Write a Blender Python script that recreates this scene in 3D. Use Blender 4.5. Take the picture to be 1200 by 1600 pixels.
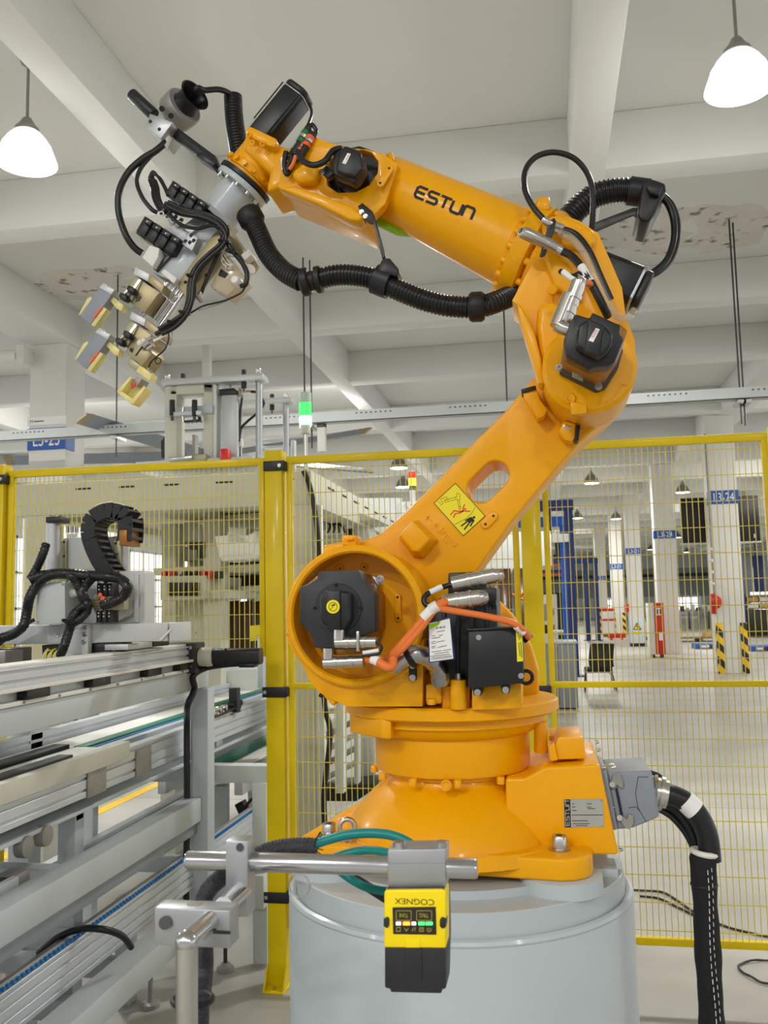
import bpy, bmesh, math, random
from mathutils import Vector, Matrix
C = bpy.context
for o in list(bpy.data.objects): bpy.data.objects.remove(o)
sc = C.scene
LINK = sc.collection.objects.link
random.seed(7)
# ------------------------------------------------------------------ camera
FPX, CAM_H = 1400.0, 1.43                      # focal length in pixels of a 1200 x 1600 frame, lens height in metres
YAW, PITCH, ROLL = math.radians(10), math.radians(5.9), math.radians(1.2)
_f = Vector((-math.sin(YAW)*math.cos(PITCH), math.cos(YAW)*math.cos(PITCH), math.sin(PITCH)))
_r0 = Vector((math.cos(YAW), math.sin(YAW), 0)); _u0 = _r0.cross(_f)
_c, _s = math.cos(ROLL), math.sin(ROLL)
_r = _c*_r0 - _s*_u0; _u = _s*_r0 + _c*_u0
cd = bpy.data.cameras.new('camera'); cam = bpy.data.objects.new('camera', cd); LINK(cam)
cd.sensor_fit = 'VERTICAL'; cd.sensor_height = 36.0; cd.lens = 36.0*FPX/1600.0; cd.clip_start = .05; cd.clip_end = 300
cam.matrix_world = Matrix(((_r.x,_u.x,-_f.x,0),(_r.y,_u.y,-_f.y,0),(_r.z,_u.z,-_f.z,CAM_H),(0,0,0,1)))
sc.camera = cam
cd.dof.use_dof = True; cd.dof.focus_distance = 2.05; cd.dof.aperture_fstop = 13
# ------------------------------------------------------------------ world and exposure
w = bpy.data.worlds.new('world'); sc.world = w; w.use_nodes = True
bgn = w.node_tree.nodes['Background']
bgn.inputs[0].default_value = (.93,.96,1,1); bgn.inputs[1].default_value = .58     # even fill light let in where the hall behind the camera is left unwalled
vs = sc.view_settings; vs.view_transform = 'Standard'; vs.look = 'None'; vs.gamma = 1; vs.use_curve_mapping = False
vs.exposure = -0.06
LAMP_W = 185.0                                    # watts of each pendant lamp of the hall
# ------------------------------------------------------------------ helpers
def ray(px, py): return _r*((px-600)/FPX) - _u*((py-800)/FPX) + _f
CAM0 = Vector((0,0,CAM_H))
def W(px, py, Y): d = ray(px,py); return CAM0 + d*(Y/d.y)        # the point of the plane y = Y that the photo shows at a pixel
def WX(px, py, X): d = ray(px,py); return CAM0 + d*(X/d.x)
def WZ(px, py, Z): d = ray(px,py); return CAM0 + d*((Z-CAM_H)/d.z)
def msize(n, px, py, Y): return n*(W(px,py,Y)-CAM0).dot(_f)/FPX  # metres of n pixels there
V = Vector
def lin(c):
    c = c/255; return c/12.92 if c <= .04045 else ((c+.055)/1.055)**2.4
MATS = {}
def mat(name, rgb, rough=.5, metal=0, var=.06, nscale=8, bump=0, bscale=60, coat=0, emit=0, alpha=1, trans=0, spec=.5, ior=1.45, wear=None):
    m = bpy.data.materials.new(name); m.use_nodes = True; nt = m.node_tree; b = nt.nodes['Principled BSDF']
    col = [lin(v) for v in rgb]
    tc = nt.nodes.new('ShaderNodeTexCoord'); nz = nt.nodes.new('ShaderNodeTexNoise'); nz.inputs['Scale'].default_value = nscale; nz.inputs['Detail'].default_value = 5
    nt.links.new(tc.outputs['Object'], nz.inputs['Vector'])
    rp = nt.nodes.new('ShaderNodeValToRGB'); rp.color_ramp.elements[0].position = .3; rp.color_ramp.elements[1].position = .7
    rp.color_ramp.elements[0].color = [max(0,v*(1-var)) for v in col]+[1]; rp.color_ramp.elements[1].color = [min(1,v*(1+var)) for v in col]+[1]
    nt.links.new(nz.outputs['Fac'], rp.inputs['Fac']); nt.links.new(rp.outputs['Color'], b.inputs['Base Color'])
    if wear:
        n2 = nt.nodes.new('ShaderNodeTexNoise'); n2.inputs['Scale'].default_value = wear[1]; n2.inputs['Detail'].default_value = 8; nt.links.new(tc.outputs['Object'], n2.inputs['Vector'])
        r2 = nt.nodes.new('ShaderNodeValToRGB'); r2.color_ramp.elements[0].position = wear[2]; r2.color_ramp.elements[1].position = wear[2]+.12
        r2.color_ramp.elements[0].color = (0,0,0,1); r2.color_ramp.elements[1].color = (1,1,1,1); nt.links.new(n2.outputs['Fac'], r2.inputs['Fac'])
        mx = nt.nodes.new('ShaderNodeMix'); mx.data_type = 'RGBA'; nt.links.new(r2.outputs['Color'], mx.inputs['Factor'])
        nt.links.new(rp.outputs['Color'], mx.inputs['A']); mx.inputs['B'].default_value = [lin(v) for v in wear[0]]+[1]; nt.links.new(mx.outputs['Result'], b.inputs['Base Color'])
    b.inputs['Roughness'].default_value = rough; b.inputs['Metallic'].default_value = metal; b.inputs['Coat Weight'].default_value = coat
    b.inputs['Coat Roughness'].default_value = .12; b.inputs['Specular IOR Level'].default_value = spec; b.inputs['IOR'].default_value = ior
    b.inputs['Alpha'].default_value = alpha; b.inputs['Transmission Weight'].default_value = trans
    if emit: b.inputs['Emission Color'].default_value = col+[1]; b.inputs['Emission Strength'].default_value = emit
    if bump:
        n3 = nt.nodes.new('ShaderNodeTexNoise'); n3.inputs['Scale'].default_value = bscale; n3.inputs['Detail'].default_value = 3; nt.links.new(tc.outputs['Object'], n3.inputs['Vector'])
        bp = nt.nodes.new('ShaderNodeBump'); bp.inputs['Strength'].default_value = bump; bp.inputs['Distance'].default_value = .002
        nt.links.new(n3.outputs['Fac'], bp.inputs['Height']); nt.links.new(bp.outputs['Normal'], b.inputs['Normal'])
    MATS[name] = m; return m
def catmull(P, k):
    P = [V(p) for p in P]; out = []
    if len(P) < 3 or k < 2: return P
    for i in range(len(P)-1):
        a = P[max(i-1,0)]; b = P[i]; c = P[i+1]; d = P[min(i+2,len(P)-1)]
        for j in range(k):
            t = j/k; out.append(.5*((2*b)+(c-a)*t+(2*a-5*b+4*c-d)*t*t+(3*b-a-3*c+d)*t**3))
    out.append(P[-1]); return out
def perp(d):
    d = d.normalized(); a = V((0,0,1)) if abs(d.z) < .9 else V((1,0,0)); x = d.cross(a).normalized(); return x, d.cross(x).normalized()
class MB:
    def __init__(s): s.bm = bmesh.new()
    def prism(s, pts, off, pts2=None):
        off = V(off); a = [s.bm.verts.new(p) for p in pts]; b = [s.bm.verts.new(V(p)+off) for p in (pts2 or pts)]
        n = len(a)
        try: s.bm.faces.new(a); s.bm.faces.new(b[::-1])
        except ValueError: pass
        for i in range(n): s.bm.faces.new((a[i],b[i],b[(i+1)%n],a[(i+1)%n]))
        return s
    def box(s, c, size, ax=None):
        c = V(c); X,Y,Z = ax or (V((1,0,0)),V((0,1,0)),V((0,0,1))); h = [v/2 for v in size]
        p = [c+X*(i*h[0])+Y*(-h[1])+Z*(j*h[2]) for i,j in ((-1,-1),(1,-1),(1,1),(-1,1))]
        return s.prism(p, Y*size[1])
    def b2(s, lo, hi):
        lo, hi = V(lo), V(hi); return s.box((lo+hi)/2, [abs(v) for v in hi-lo])
    def lathe(s, prof, o, axis, n=32, cap=True):
        o = V(o); d = V(axis).normalized(); x,y = perp(d); rings = []
        for a,r in prof:
            rings.append([s.bm.verts.new(o+d*a+(x*math.cos(2*math.pi*i/n)+y*math.sin(2*math.pi*i/n))*max(r,1e-5)) for i in range(n)])
        for A,B in zip(rings,rings[1:]):
            for i in range(n): s.bm.faces.new((A[i],A[(i+1)%n],B[(i+1)%n],B[i]))
        if cap: s.bm.faces.new(rings[0][::-1]); s.bm.faces.new(rings[-1])
        return s
    def cyl(s, p0, p1, r0, r1=None, n=20):
        p0,p1 = V(p0),V(p1); return s.lathe([(0,r0),((p1-p0).length, r0 if r1 is None else r1)], p0, p1-p0, n)
    def sweep(s, P, R, n=10):
        P = [V(p) for p in P]; t = (P[1]-P[0]).normalized(); x,y = perp(t); rings = []
        for i,p in enumerate(P):
            t2 = (P[min(i+1,len(P)-1)]-P[max(i-1,0)])
            if t2.length > 1e-9:
                t2.normalize(); q = t.rotation_difference(t2); x = q@x; y = q@y; t = t2
            r = R[i] if isinstance(R,list) else R
            rings.append([s.bm.verts.new(p+(x*math.cos(2*math.pi*k/n)+y*math.sin(2*math.pi*k/n))*r) for k in range(n)])
        for A,B in zip(rings,rings[1:]):
            for k in range(n): s.bm.faces.new((A[k],A[(k+1)%n],B[(k+1)%n],B[k]))
        s.bm.faces.new(rings[0][::-1]); s.bm.faces.new(rings[-1]); return s
    def tube(s, P, r, n=10, k=8): return s.sweep(catmull(P,k), r, n)
    def hose(s, P, r, pitch=.0075, depth=.12, n=18):
        Q = catmull(P,24); L = [0]
        for a,b in zip(Q,Q[1:]): L.append(L[-1]+(b-a).length)
        N = max(4,int(L[-1]/pitch)); pts,R = [],[]; j = 0
        for i in range(N*4):
            q = i/(N*4-1)*L[-1]
            while j < len(L)-2 and L[j+1] < q: j += 1
            f = (q-L[j])/max(1e-9,L[j+1]-L[j]); pts.append(Q[j].lerp(Q[j+1],f)); R.append(r*(1 if i%4 in (1,2) else 1-depth))
        return s.sweep(pts,R,n)
    def torus(s, c, axis, R, r, n=32, m=8, a0=0, a1=2*math.pi):
        x,y = perp(V(axis)); full = a1-a0 > 6.28
        P = [V(c)+(x*math.cos(a0+(a1-a0)*i/n)+y*math.sin(a0+(a1-a0)*i/n))*R for i in range(n+1)]
        return s.sweep(P,r,m)
    def ball(s, c, r, n=12):
        bmesh.ops.create_uvsphere(s.bm,u_segments=n,v_segments=max(6,n//2),radius=r,matrix=Matrix.Translation(V(c))); return s
    def ribbon(s, P, off, w, nrm):
        # one stroke of lettering: a flat bar of width w along the points, raised by off along nrm
        P = [V(p) for p in P]; nrm = V(nrm).normalized(); L,Rr = [],[]
        for i,p in enumerate(P):
            a = (P[i]-P[i-1]).normalized() if i else None; b = (P[i+1]-P[i]).normalized() if i < len(P)-1 else None
            t = ((a or b)+(b or a)).normalized(); k = 1
            if a and b: k = 1/max(.5,t.dot(a))
            sd = t.cross(nrm).normalized()*(w/2*k); L.append(p+sd); Rr.append(p-sd)
        for i in range(len(P)-1): s.prism([L[i],L[i+1],Rr[i+1],Rr[i]], nrm*off)
        return s
    def out(s, name, m, parent=None, bevel=0, seg=2, ang=35, smooth=True, kind=None, label=None):
        bm = s.bm; bmesh.ops.recalc_face_normals(bm, faces=bm.faces[:])
        if bevel:
            ed = [e for e in bm.edges if len(e.link_faces)==2 and e.calc_face_angle(0) > math.radians(ang)]
            bmesh.ops.bevel(bm, geom=ed, offset=bevel, segments=seg, profile=.5, affect='EDGES', clamp_overlap=True)
        for f in bm.faces: f.smooth = smooth
        for e in bm.edges: e.smooth = not (len(e.link_faces)==2 and e.calc_face_angle(0) > math.radians(38))
        me = bpy.data.meshes.new(name); bm.to_mesh(me); bm.free()
        if isinstance(m, (list,tuple)):
            for q in m: me.materials.append(q)
        elif m: me.materials.append(m)
        o = bpy.data.objects.new(name, me); LINK(o); adopt(o,parent)
        if kind: o['kind'] = kind
        if label: o['label'] = label
        return o
def adopt(o, parent):
    if parent:
        o.parent = parent
        if parent.type == 'EMPTY': o.location = -parent.location
def thing(name, label, cat, loc, group=None):
    o = bpy.data.objects.new(name, None); LINK(o); o.location = V(loc); o.empty_display_size = .1
    o['label'] = label; o['category'] = cat
    if group: o['group'] = group
    return o
def tag(o, label, cat, group=None, kind=None):
    o['label'] = label; o['category'] = cat
    if group: o['group'] = group
    if kind: o['kind'] = kind
    return o
def dup(root, loc, label=None, rotz=0):
    r = root.copy(); LINK(r); r.location = V(loc); r.rotation_euler[2] = rotz
    if label: r['label'] = label
    for ch in list(root.children):
        c = ch.copy(); LINK(c); c.parent = r
        for g in ch.children:
            d = g.copy(); LINK(d); d.parent = c
    return r
def text(name, s, m, parent, origin, xdir, ydir, height, align='LEFT', off=.0004, width=None):
    # flat lettering with its own mesh: origin is the baseline start, xdir the reading direction, ydir up
    cu = bpy.data.curves.new(name,'FONT'); cu.body = s; cu.align_x = align; cu.extrude = 0; cu.size = 1
    t = bpy.data.objects.new('tmp_text',cu); LINK(t); C.view_layer.update()
    me = bpy.data.meshes.new_from_object(t.evaluated_get(C.evaluated_depsgraph_get())); bpy.data.objects.remove(t); bpy.data.curves.remove(cu)
    X,Yd = V(xdir).normalized(),V(ydir).normalized(); N = X.cross(Yd).normalized(); k = height/.69
    xs = [v.co.x for v in me.vertices] or [0,1]; kx = k if not width else width/max(1e-6,max(xs)-min(xs))
    for v in me.vertices: v.co = V(origin)+X*(v.co.x*kx)+Yd*(v.co.y*k)+N*off
    me.materials.clear(); me.materials.append(m); me.name = name
    o = bpy.data.objects.new(name,me); LINK(o); adopt(o,parent); return o
def PP(pts, Y): return [W(x,y,Y) for x,y in pts]
def flat(name, pts, Y0, Y1, m, parent=None, bevel=.002, seg=2, **k):
    # a solid with the outline of the points in the plane y = Y0, running back to y = Y1
    return MB().prism(PP(pts,Y0),(0,Y1-Y0,0)).out(name,m,parent,bevel,seg,**k)
def bolt(parent, c, d, r=.006, h=.006, m=None, name='bolt'):
    c,d = V(c),V(d).normalized()
    return MB().lathe([(0,r*1.05),(h*.2,r*1.05),(h*.2,r*.75),(h,r*.72),(h,r*.42),(h*.3,r*.4)],c,d,12).out(name,m or MATS['steel'],parent)
# ------------------------------------------------------------------ materials
mat('orange',(240,168,0),.33,var=.03,nscale=5,bump=.14,bscale=420,coat=.12,spec=.28)
mat('black_plastic',(26,26,28),.42,var=.15,nscale=30)
mat('black_metal',(30,31,34),.36,metal=.2,var=.12,nscale=20)
mat('motor_face',(44,45,48),.5,var=.08,nscale=40,bump=.1,bscale=300)
mat('rubber',(20,20,21),.5,var=.1)
mat('cable_black',(22,22,24),.38,var=.1)
mat('hose_black',(24,24,26),.33,var=.1)
mat('steel',(190,188,182),.28,metal=1,var=.06,nscale=20)
mat('chrome',(196,196,198),.2,metal=1,var=.03)
mat('nickel',(196,192,184),.24,metal=.9,var=.06,nscale=30)
mat('aluminium',(172,174,176),.42,metal=.8,var=.05,nscale=25)
mat('anodised',(188,190,190),.45,metal=.45,var=.04,nscale=12)
mat('cast_grey',(150,148,142),.5,metal=.3,var=.1,nscale=20,bump=.2,bscale=120)
mat('dark_steel',(70,70,70),.4,metal=.7,var=.1)
mat('bronze_reflection',(150,100,36),.4,metal=.3,var=.08)  # orange reflection on black motor metal put into the colour; also a bracket's brown
mat('copper_foil',(176,176,176),.25,metal=1,var=.1,nscale=60,bump=.6,bscale=40)
mat('white_label',(236,236,232),.6,var=.02)
mat('ink',(24,24,26),.6,var=0)
mat('ink_blue',(52,48,110),.5,var=.02)
mat('yellow_label',(238,220,20),.5,var=.03)
mat('safety_yellow',(222,194,0),.42,var=.04,nscale=6,coat=.1,spec=.3)
mat('wire_yellow',(216,198,70),.42,var=.05,nscale=4)
mat('red_ink',(214,70,40),.5,var=.03)
mat('cable_orange',(232,120,50),.5,var=.05)
mat('cable_teal',(0,128,124),.42,var=.05)
mat('braid',(44,44,50),.55,var=.5,nscale=400,bump=.6,bscale=500)
mat('fabric_black',(22,22,25),.8,var=.2,nscale=40,bump=.6,bscale=120)
mat('grey_paint',(184,192,195),.42,var=.03,nscale=3,bump=.1,bscale=200,coat=.15)
mat('housing_grey',(136,142,150),.5,var=.04,nscale=20)
mat('machine_beige',(198,197,182),.5,var=.03,nscale=2,bump=.1,bscale=150)
mat('machine_white',(218,222,218),.45,var=.02,nscale=3)
mat('plate_grey',(192,196,195),.42,var=.03,nscale=4)
mat('profile_alu',(198,203,208),.42,metal=.35,var=.03,nscale=4)
mat('green_belt',(26,116,90),.45,var=.06,nscale=10)
mat('belt_blue',(30,110,170),.5,var=.1)
mat('tan_alu',(160,146,112),.42,metal=.45,var=.07,nscale=20)
mat('olive_alu',(160,156,126),.42,metal=.4,var=.06,nscale=20)
mat('resin',(244,230,150),.3,var=.08,nscale=40,alpha=.72)
mat('glass_tan',(214,196,160),.15,var=.04,alpha=.6)
mat('clear_tube',(206,198,176),.1,var=.03,alpha=.34)
mat('lime',(150,205,20),.5,var=.03)
mat('green_ring',(30,110,60),.4,var=.05)
mat('orange_ring',(236,96,40),.4,var=.05)
mat('tube_white',(226,222,214),.4,var=.03)
mat('sticker_silver',(176,176,168),.4,metal=.3,var=.05)
mat('led_green',(170,255,200),.3,emit=1.7,var=0)
mat('led_orange',(255,120,30),.3,emit=5,var=0)
mat('led_white',(255,240,250),.3,emit=1.2,var=0)
mat('red_plastic',(206,40,34),.4,var=.05)
mat('blue_sign',(36,88,168),.5,var=.06,nscale=20)
mat('white_paint',(222,220,214),.6,var=.02,nscale=2)
# ================================================================== the hall
mat('concrete_floor',(170,167,160),.42,var=.16,nscale=1.4,bump=.12,bscale=25,wear=((166,162,154),1.6,.58))
mat('ceiling_paint',(223,223,218),.8,var=.015,nscale=.7)
mat('ceiling_stain',(216,212,202),.8,var=.06,nscale=3,wear=((104,94,78),6.5,.58))
mat('wall_paint',(206,208,208),.8,var=.03,nscale=.6)
mat('wall_band',(150,156,162),.8,var=.03,nscale=.6)
mat('line_yellow',(232,190,40),.6,var=.08,nscale=12)
mat('window_glow',(248,252,255),.5,emit=1.75,var=0)
mat('lamp_shade',(250,252,255),.4,emit=1.6,var=0)
mat('lamp_metal',(120,122,112),.4,metal=.3,var=.05)
mat('lamp_dome',(226,230,230),.4,emit=.9,var=0)
mat('lamp_bulb',(255,252,244),.4,emit=9,var=0)
mat('tray_steel',(176,180,178),.45,metal=.35,var=.04,nscale=4)
hz = mat('hazard',(240,196,20),.5); nt = hz.node_tree
wv = nt.nodes.new('ShaderNodeTexWave'); wv.bands_direction = 'DIAGONAL'; wv.inputs['Scale'].default_value = 2.2; wv.inputs['Distortion'].default_value = 0
tcn = nt.nodes.new('ShaderNodeTexCoord'); rmp = nt.nodes.new('ShaderNodeValToRGB'); rmp.color_ramp.interpolation = 'CONSTANT'
rmp.color_ramp.elements[0].color = (.02,.02,.02,1); rmp.color_ramp.elements[1].color = (lin(240),lin(190),lin(16),1); rmp.color_ramp.elements[1].position = .5
nt.links.new(tcn.outputs['Object'], wv.inputs['Vector']); nt.links.new(wv.outputs['Fac'], rmp.inputs['Fac']); nt.links.new(rmp.outputs['Color'], nt.nodes['Principled BSDF'].inputs['Base Color'])
def struct(o, parent=None):
    o['kind'] = 'structure'; return o
SLAB, BEAM = 5.44, 4.95
X0, X1, Y0_, Y1_ = -15.0, 15.0, -9.0, 76.0
fl = struct(MB().b2((X0-.3,Y0_,-.2),(X1+.3,Y1_+.3,0)).out('floor',MATS['concrete_floor']))
MB().b2((-3.24,4.2,0),(-3.15,9.6,.002)).out('floor_line',MATS['line_yellow'],fl)
MB().b2((-9.0,9.52,0),(-3.15,9.6,.002)).out('floor_line',MATS['line_yellow'],fl)
for yj in (2.4,6.6,10.8,15,19.2,23.4,27.6,31.8):
    MB().b2((X0,yj,-.001),(X1,yj+.012,.0006)).out('floor_joint',MATS['cast_grey'],fl)
ce = struct(MB().b2((X0-.3,Y0_,SLAB),(X1+.3,Y1_+.3,SLAB+.2)).out('ceiling',MATS['ceiling_paint']))
for xa,xb in ((-14.0,-13.5),(-10.2,-9.9),(-6.62,-6.02),(-3.18,-2.92),(.336,.63),(3.45,3.99),(7.4,7.7),(10.9,11.4)):
    MB().b2((xa,Y0_,BEAM),(xb,Y1_,SLAB)).out('beam',MATS['ceiling_paint'],ce,.012)
for yb in (-6.9,-3.4,.15,3.7,7.26,10.87,13.6,17.6,20.6,24.0,27.5,31.0,34.5,38.0,41.5,45.0,48.5,52,55.5,59,62.5,66,69.5,73):
    MB().b2((X0,yb,BEAM+.004),(X1,yb+.30,SLAB)).out('beam',MATS['ceiling_paint'],ce,.012)
# stains of old leaks, thin patches of discoloured plaster on the slab
for n_,(px,py,rx,ry) in enumerate(((985,365,.75,.55),(1165,350,.6,.6),(105,450,1.1,.5),(160,455,.5,.35),(1085,378,.3,.2))):
    c = WZ(px,py,SLAB); m_ = MB(); P = []
    for i in range(22):
        a = i/22*2*math.pi; q = 1+.35*math.sin(3*a+px)+.18*math.sin(7*a); P.append(c+V((rx*q*math.cos(a),ry*q*math.sin(a),-.0015-.0007*n_)))
    m_.prism(P,(0,0,.004)).out('stain',MATS['ceiling_stain'],ce)
# walls
wl = struct(MB().b2((X0-.3,Y0_,0),(X0,Y1_,SLAB)).out('wall_left',MATS['wall_paint']))
wr = struct(MB().b2((X1,Y0_,0),(X1+.3,Y1_,SLAB)).out('wall_right',MATS['wall_paint']))
wb = struct(MB().b2((X0-.3,Y1_,0),(X1+.3,Y1_+.3,SLAB)).out('wall_back',MATS['wall_paint']))
MB().b2((X0,Y1_-.06,1.6),(X1,Y1_,3.9)).out('grey_band',MATS['wall_band'],wb)
MB().b2((X0,Y1_-.2,3.2),(X1,Y1_-.06,3.45)).out('dark_rail',MATS['black_metal'],wb)
def window(n, lo, hi, axis, cols, rows):
    # a framed window lit by the daylight outside, its bars standing proud of the glass
    lo,hi = V(lo),V(hi); e = struct(MB().b2(lo,hi).out('window_%d'%n,MATS['window_glow']))
    for i in range(cols+1):
        f = i/cols
        if axis=='x': x = lo.x+(hi.x-lo.x)*f; MB().b2((x-.04,lo.y-.05,lo.z-.05),(x+.04,lo.y,hi.z+.05)).out('mullion',MATS['anodised'],e)
        else: y = lo.y+(hi.y-lo.y)*f; xs = hi.x if axis == 'y' else lo.x-.05; MB().b2((xs,y-.04,lo.z-.05),(xs+.05,y+.04,hi.z+.05)).out('mullion',MATS['anodised'],e)
    for j in range(rows+1):
        z = lo.z+(hi.z-lo.z)*j/rows
        if axis=='x': MB().b2((lo.x,lo.y-.05,z-.04),(hi.x,lo.y,z+.04)).out('transom',MATS['anodised'],e)
        else: xs = hi.x if axis == 'y' else lo.x-.05; MB().b2((xs,lo.y,z-.04),(xs+.05,hi.y,z+.04)).out('transom',MATS['anodised'],e)
window(1,(9.7,Y1_-.12,.5),(12.2,Y1_-.06,1.55),'x',4,2)
window(2,(4.6,Y1_-.12,.4),(6.4,Y1_-.06,1.5),'x',3,2)
window(3,(-2.0,Y1_-.12,.4),(.6,Y1_-.06,1.5),'x',4,2)
nw = 4
for k in range(11):                                  # glowing window bands on both long sides, most added to light the ceiling evenly
    for side in (0,1):
        xx = X0 if side == 0 else X1-.04
        window(nw,(xx,-7.5+k*7.2,.5),(xx+.04,-1.9+k*7.2,3.6),'y' if side == 0 else 'y2',5,3); nw += 1
# ------------------------------------------------------------------ columns
def column(x0, x1, y, label, sign=None, sx=0, sz=3.2, sh=.24, guard=0, sgn=None):
    t = thing('concrete_column', label, 'column', ((x0+x1)/2,y+.25,0))
    MB().b2((x0,y,0),(x1,y+.5,BEAM)).out('shaft',MATS['white_paint'],t,.015)
    if sign:
        sg = MB().b2((x0-.012,y-.012,sz-sh),(x1+.012,y+.22,sz)).out('sign_band',MATS['blue_sign'],t,label='blue sign band with white figures')
        text('figures',sign,MATS['white_label'],sg,((x0+x1)/2,y-.012,sz-sh*.82),(1,0,0),(0,0,1),sh*.64,'CENTER',.003,width=(x1-x0)*.72)
    if guard:
        for xx in (x0-.02,x1-.1):
            MB().b2((xx,y-.03,.0),(xx+.12,y+.09,guard)).out('corner_guard',MATS['hazard'],t,.004,label='black and yellow striped corner guard')
    return t
column(3.2,3.72,18,'square white column with red siren and striped corner guards','L3-24',sz=3.48,sh=.26,guard=.95)
column(2.88,3.4,24.2,'white column behind the tall red cabinet','L3-24',sz=3.2,sh=.21)
column(2.76,3.24,31,'white column standing behind the grey box with a warning triangle','L3-21',sz=3.14,sh=.2)
column(2.72,3.2,38,'farther white column with narrow striped guards above the red barrier','L3-21',sz=2.9,sh=.22,guard=.9)
column(2.5,3.0,45,'farthest white column of the row, behind the blue crane posts','L3-21',sz=2.6,sh=.2)
tl = column(-6.58,-6.06,10.6,'large grey-white column behind the left end of the yellow fence','L3-23',sz=3.82,sh=.29)
MB().b2((-6.592,10.585,3.86),(-6.048,10.60,3.97)).out('notice_strip',MATS['white_label'],tl)
text('notice_print','M',MATS['ink'],tl.children[-1],(-6.56,10.585,3.89),(1,0,0),(0,0,1),.045)
MB().b2((-6.50,10.583,3.905),(-6.36,10.586,3.918)).out('notice_line',MATS['ink'],tl.children[-1])
# ------------------------------------------------------------------ pendant lamps
def lamp_light(x,y,z,wt):
    for kind,k in (('AREA',.75),('POINT',.25)):          # most of the light leaves a bell lamp downwards
        ld = bpy.data.lights.new('pendant_light',kind); ld.energy = wt*k; ld.color = (1,.985,.95)
        if kind == 'AREA': ld.shape = 'DISK'; ld.size = .38
        else: ld.shadow_soft_size = .18
        lo = bpy.data.objects.new('pendant_light',ld); LINK(lo); lo.location = (x,y,z)
def make_lamp(label, far=False):
    t = thing('pendant_lamp',label,'lamp',(0,0,0),'far metal pendant lamps' if far else 'glowing bell lamps under the ceiling')   # origin at the rim's centre
    sh = MB().lathe([(0,.215),(.012,.213),(.06,.196),(.12,.172),(.18,.14),(.225,.1),(.245,.07),(.245,.05),(.215,.092),(.172,.13),(.115,.162),(.055,.187),(.01,.205),(0,.207)],(0,0,0),(0,0,1),36,cap=False).out('shade',MATS['lamp_metal' if far else 'lamp_shade'],t)
    MB().lathe([(.125,.172),(.18,.14),(.225,.1),(.245,.07)],(0,0,.001),(0,0,1),36,cap=False).out('shade_top',MATS['lamp_metal' if far else 'lamp_dome'],t)
    MB().lathe([(.0,.20),(.012,.2),(.03,.16)] if far else [(.0,.16),(.05,.15),(.1,.08)],(0,0,-.004 if far else .015),(0,0,1),32).out('diffuser' if far else 'bulb',MATS['lamp_bulb'],t)
    MB().lathe([(.235,.085),(.262,.085),(.29,.06),(.34,.03)],(0,0,0),(0,0,1),24).out('lamp_cap',MATS['cast_grey'],t)
    MB().cyl((0,0,.35),(0,0,SLAB-4.66),.011,n=10).out('rod',MATS['cast_grey'],t)
    MB().lathe([(SLAB-4.68,.05),(SLAB-4.66,.06)],(0,0,0),(0,0,1),20).out('ceiling_rose',MATS['cast_grey'],t)
    return t
LZ = 4.66
spots = [(-3.57,5.65,'glowing white pendant lamp above the gripper, at the left edge'),(1.35,5.74,'glowing white pendant lamp at the upper right corner'),
 (-3.3,20.9,'larger of two pendant lamps beyond the fence, left of the red and orange beacon'),(-3.75,24.4,'smaller pendant lamp just below a larger one, left of the beacon'),
 (1.4,25.3,'pendant lamp hanging beyond the fence below the elbow of the orange arm'),(1.4,36.0,'small pendant lamp right of the blue crane posts'),
 (7.1,49.8,'tiny far lamp below the black screen, left of the nearest column'),(7.0,61.2,'tiny far lamp between the second and third columns'),(10.0,66,'tiny far lamp low over the white window'),
 (9.1,42,'tiny far lamp right of the nearest column, under the black screen'),(9.9,52,'tiny far lamp low at the right edge of the hall'),(4.3,28.5,'small lamp right beside the second column sign'),(2.95,37,'tiny far lamp beside the sign of the fourth column')]
L0 = L1 = None
for x,y,lb in spots:
    if L0 is None: L0 = make_lamp(lb); L0.location = (x,y,LZ); o = L0
    elif y < 10: o = dup(L0,(x,y,LZ),lb)
    elif L1 is None: L1 = make_lamp(lb,True); L1.location = (x,y,LZ)
    else: o = dup(L1,(x,y,LZ),lb)
    if y < 40 and x < 2.9: lamp_light(x,y,LZ-.04,LAMP_W)
for x,y in ((-1.9,-3.6),(-3.57,-5.1),(1.35,-5.1),(6.2,5.7),(6.2,-5.1),(-8.5,5.7),(-8.5,-5.1),(-3.57,14.9),(6.2,15.5),(-8.5,15),(-8.5,25),(-8.5,36),(-3.5,36),(6.5,26),(6.5,37),(1.4,47),(-3.5,48),(11,20),(11,32),(1.4,60),(-8.5,55)):
    lamp_light(x,y,LZ-.04,LAMP_W)                       # unseen lights: the first placed from the robot's shadows, the rest filling out the grid
lr = struct(MB().tube([WZ(42,102,SLAB)+V(v) for v in ((.02,0,-.01),(.08,.05,-.03),(.16,.02,-.02),(.22,.08,-.01))],.006,6).out('trim_1',MATS['tube_white']))
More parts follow.
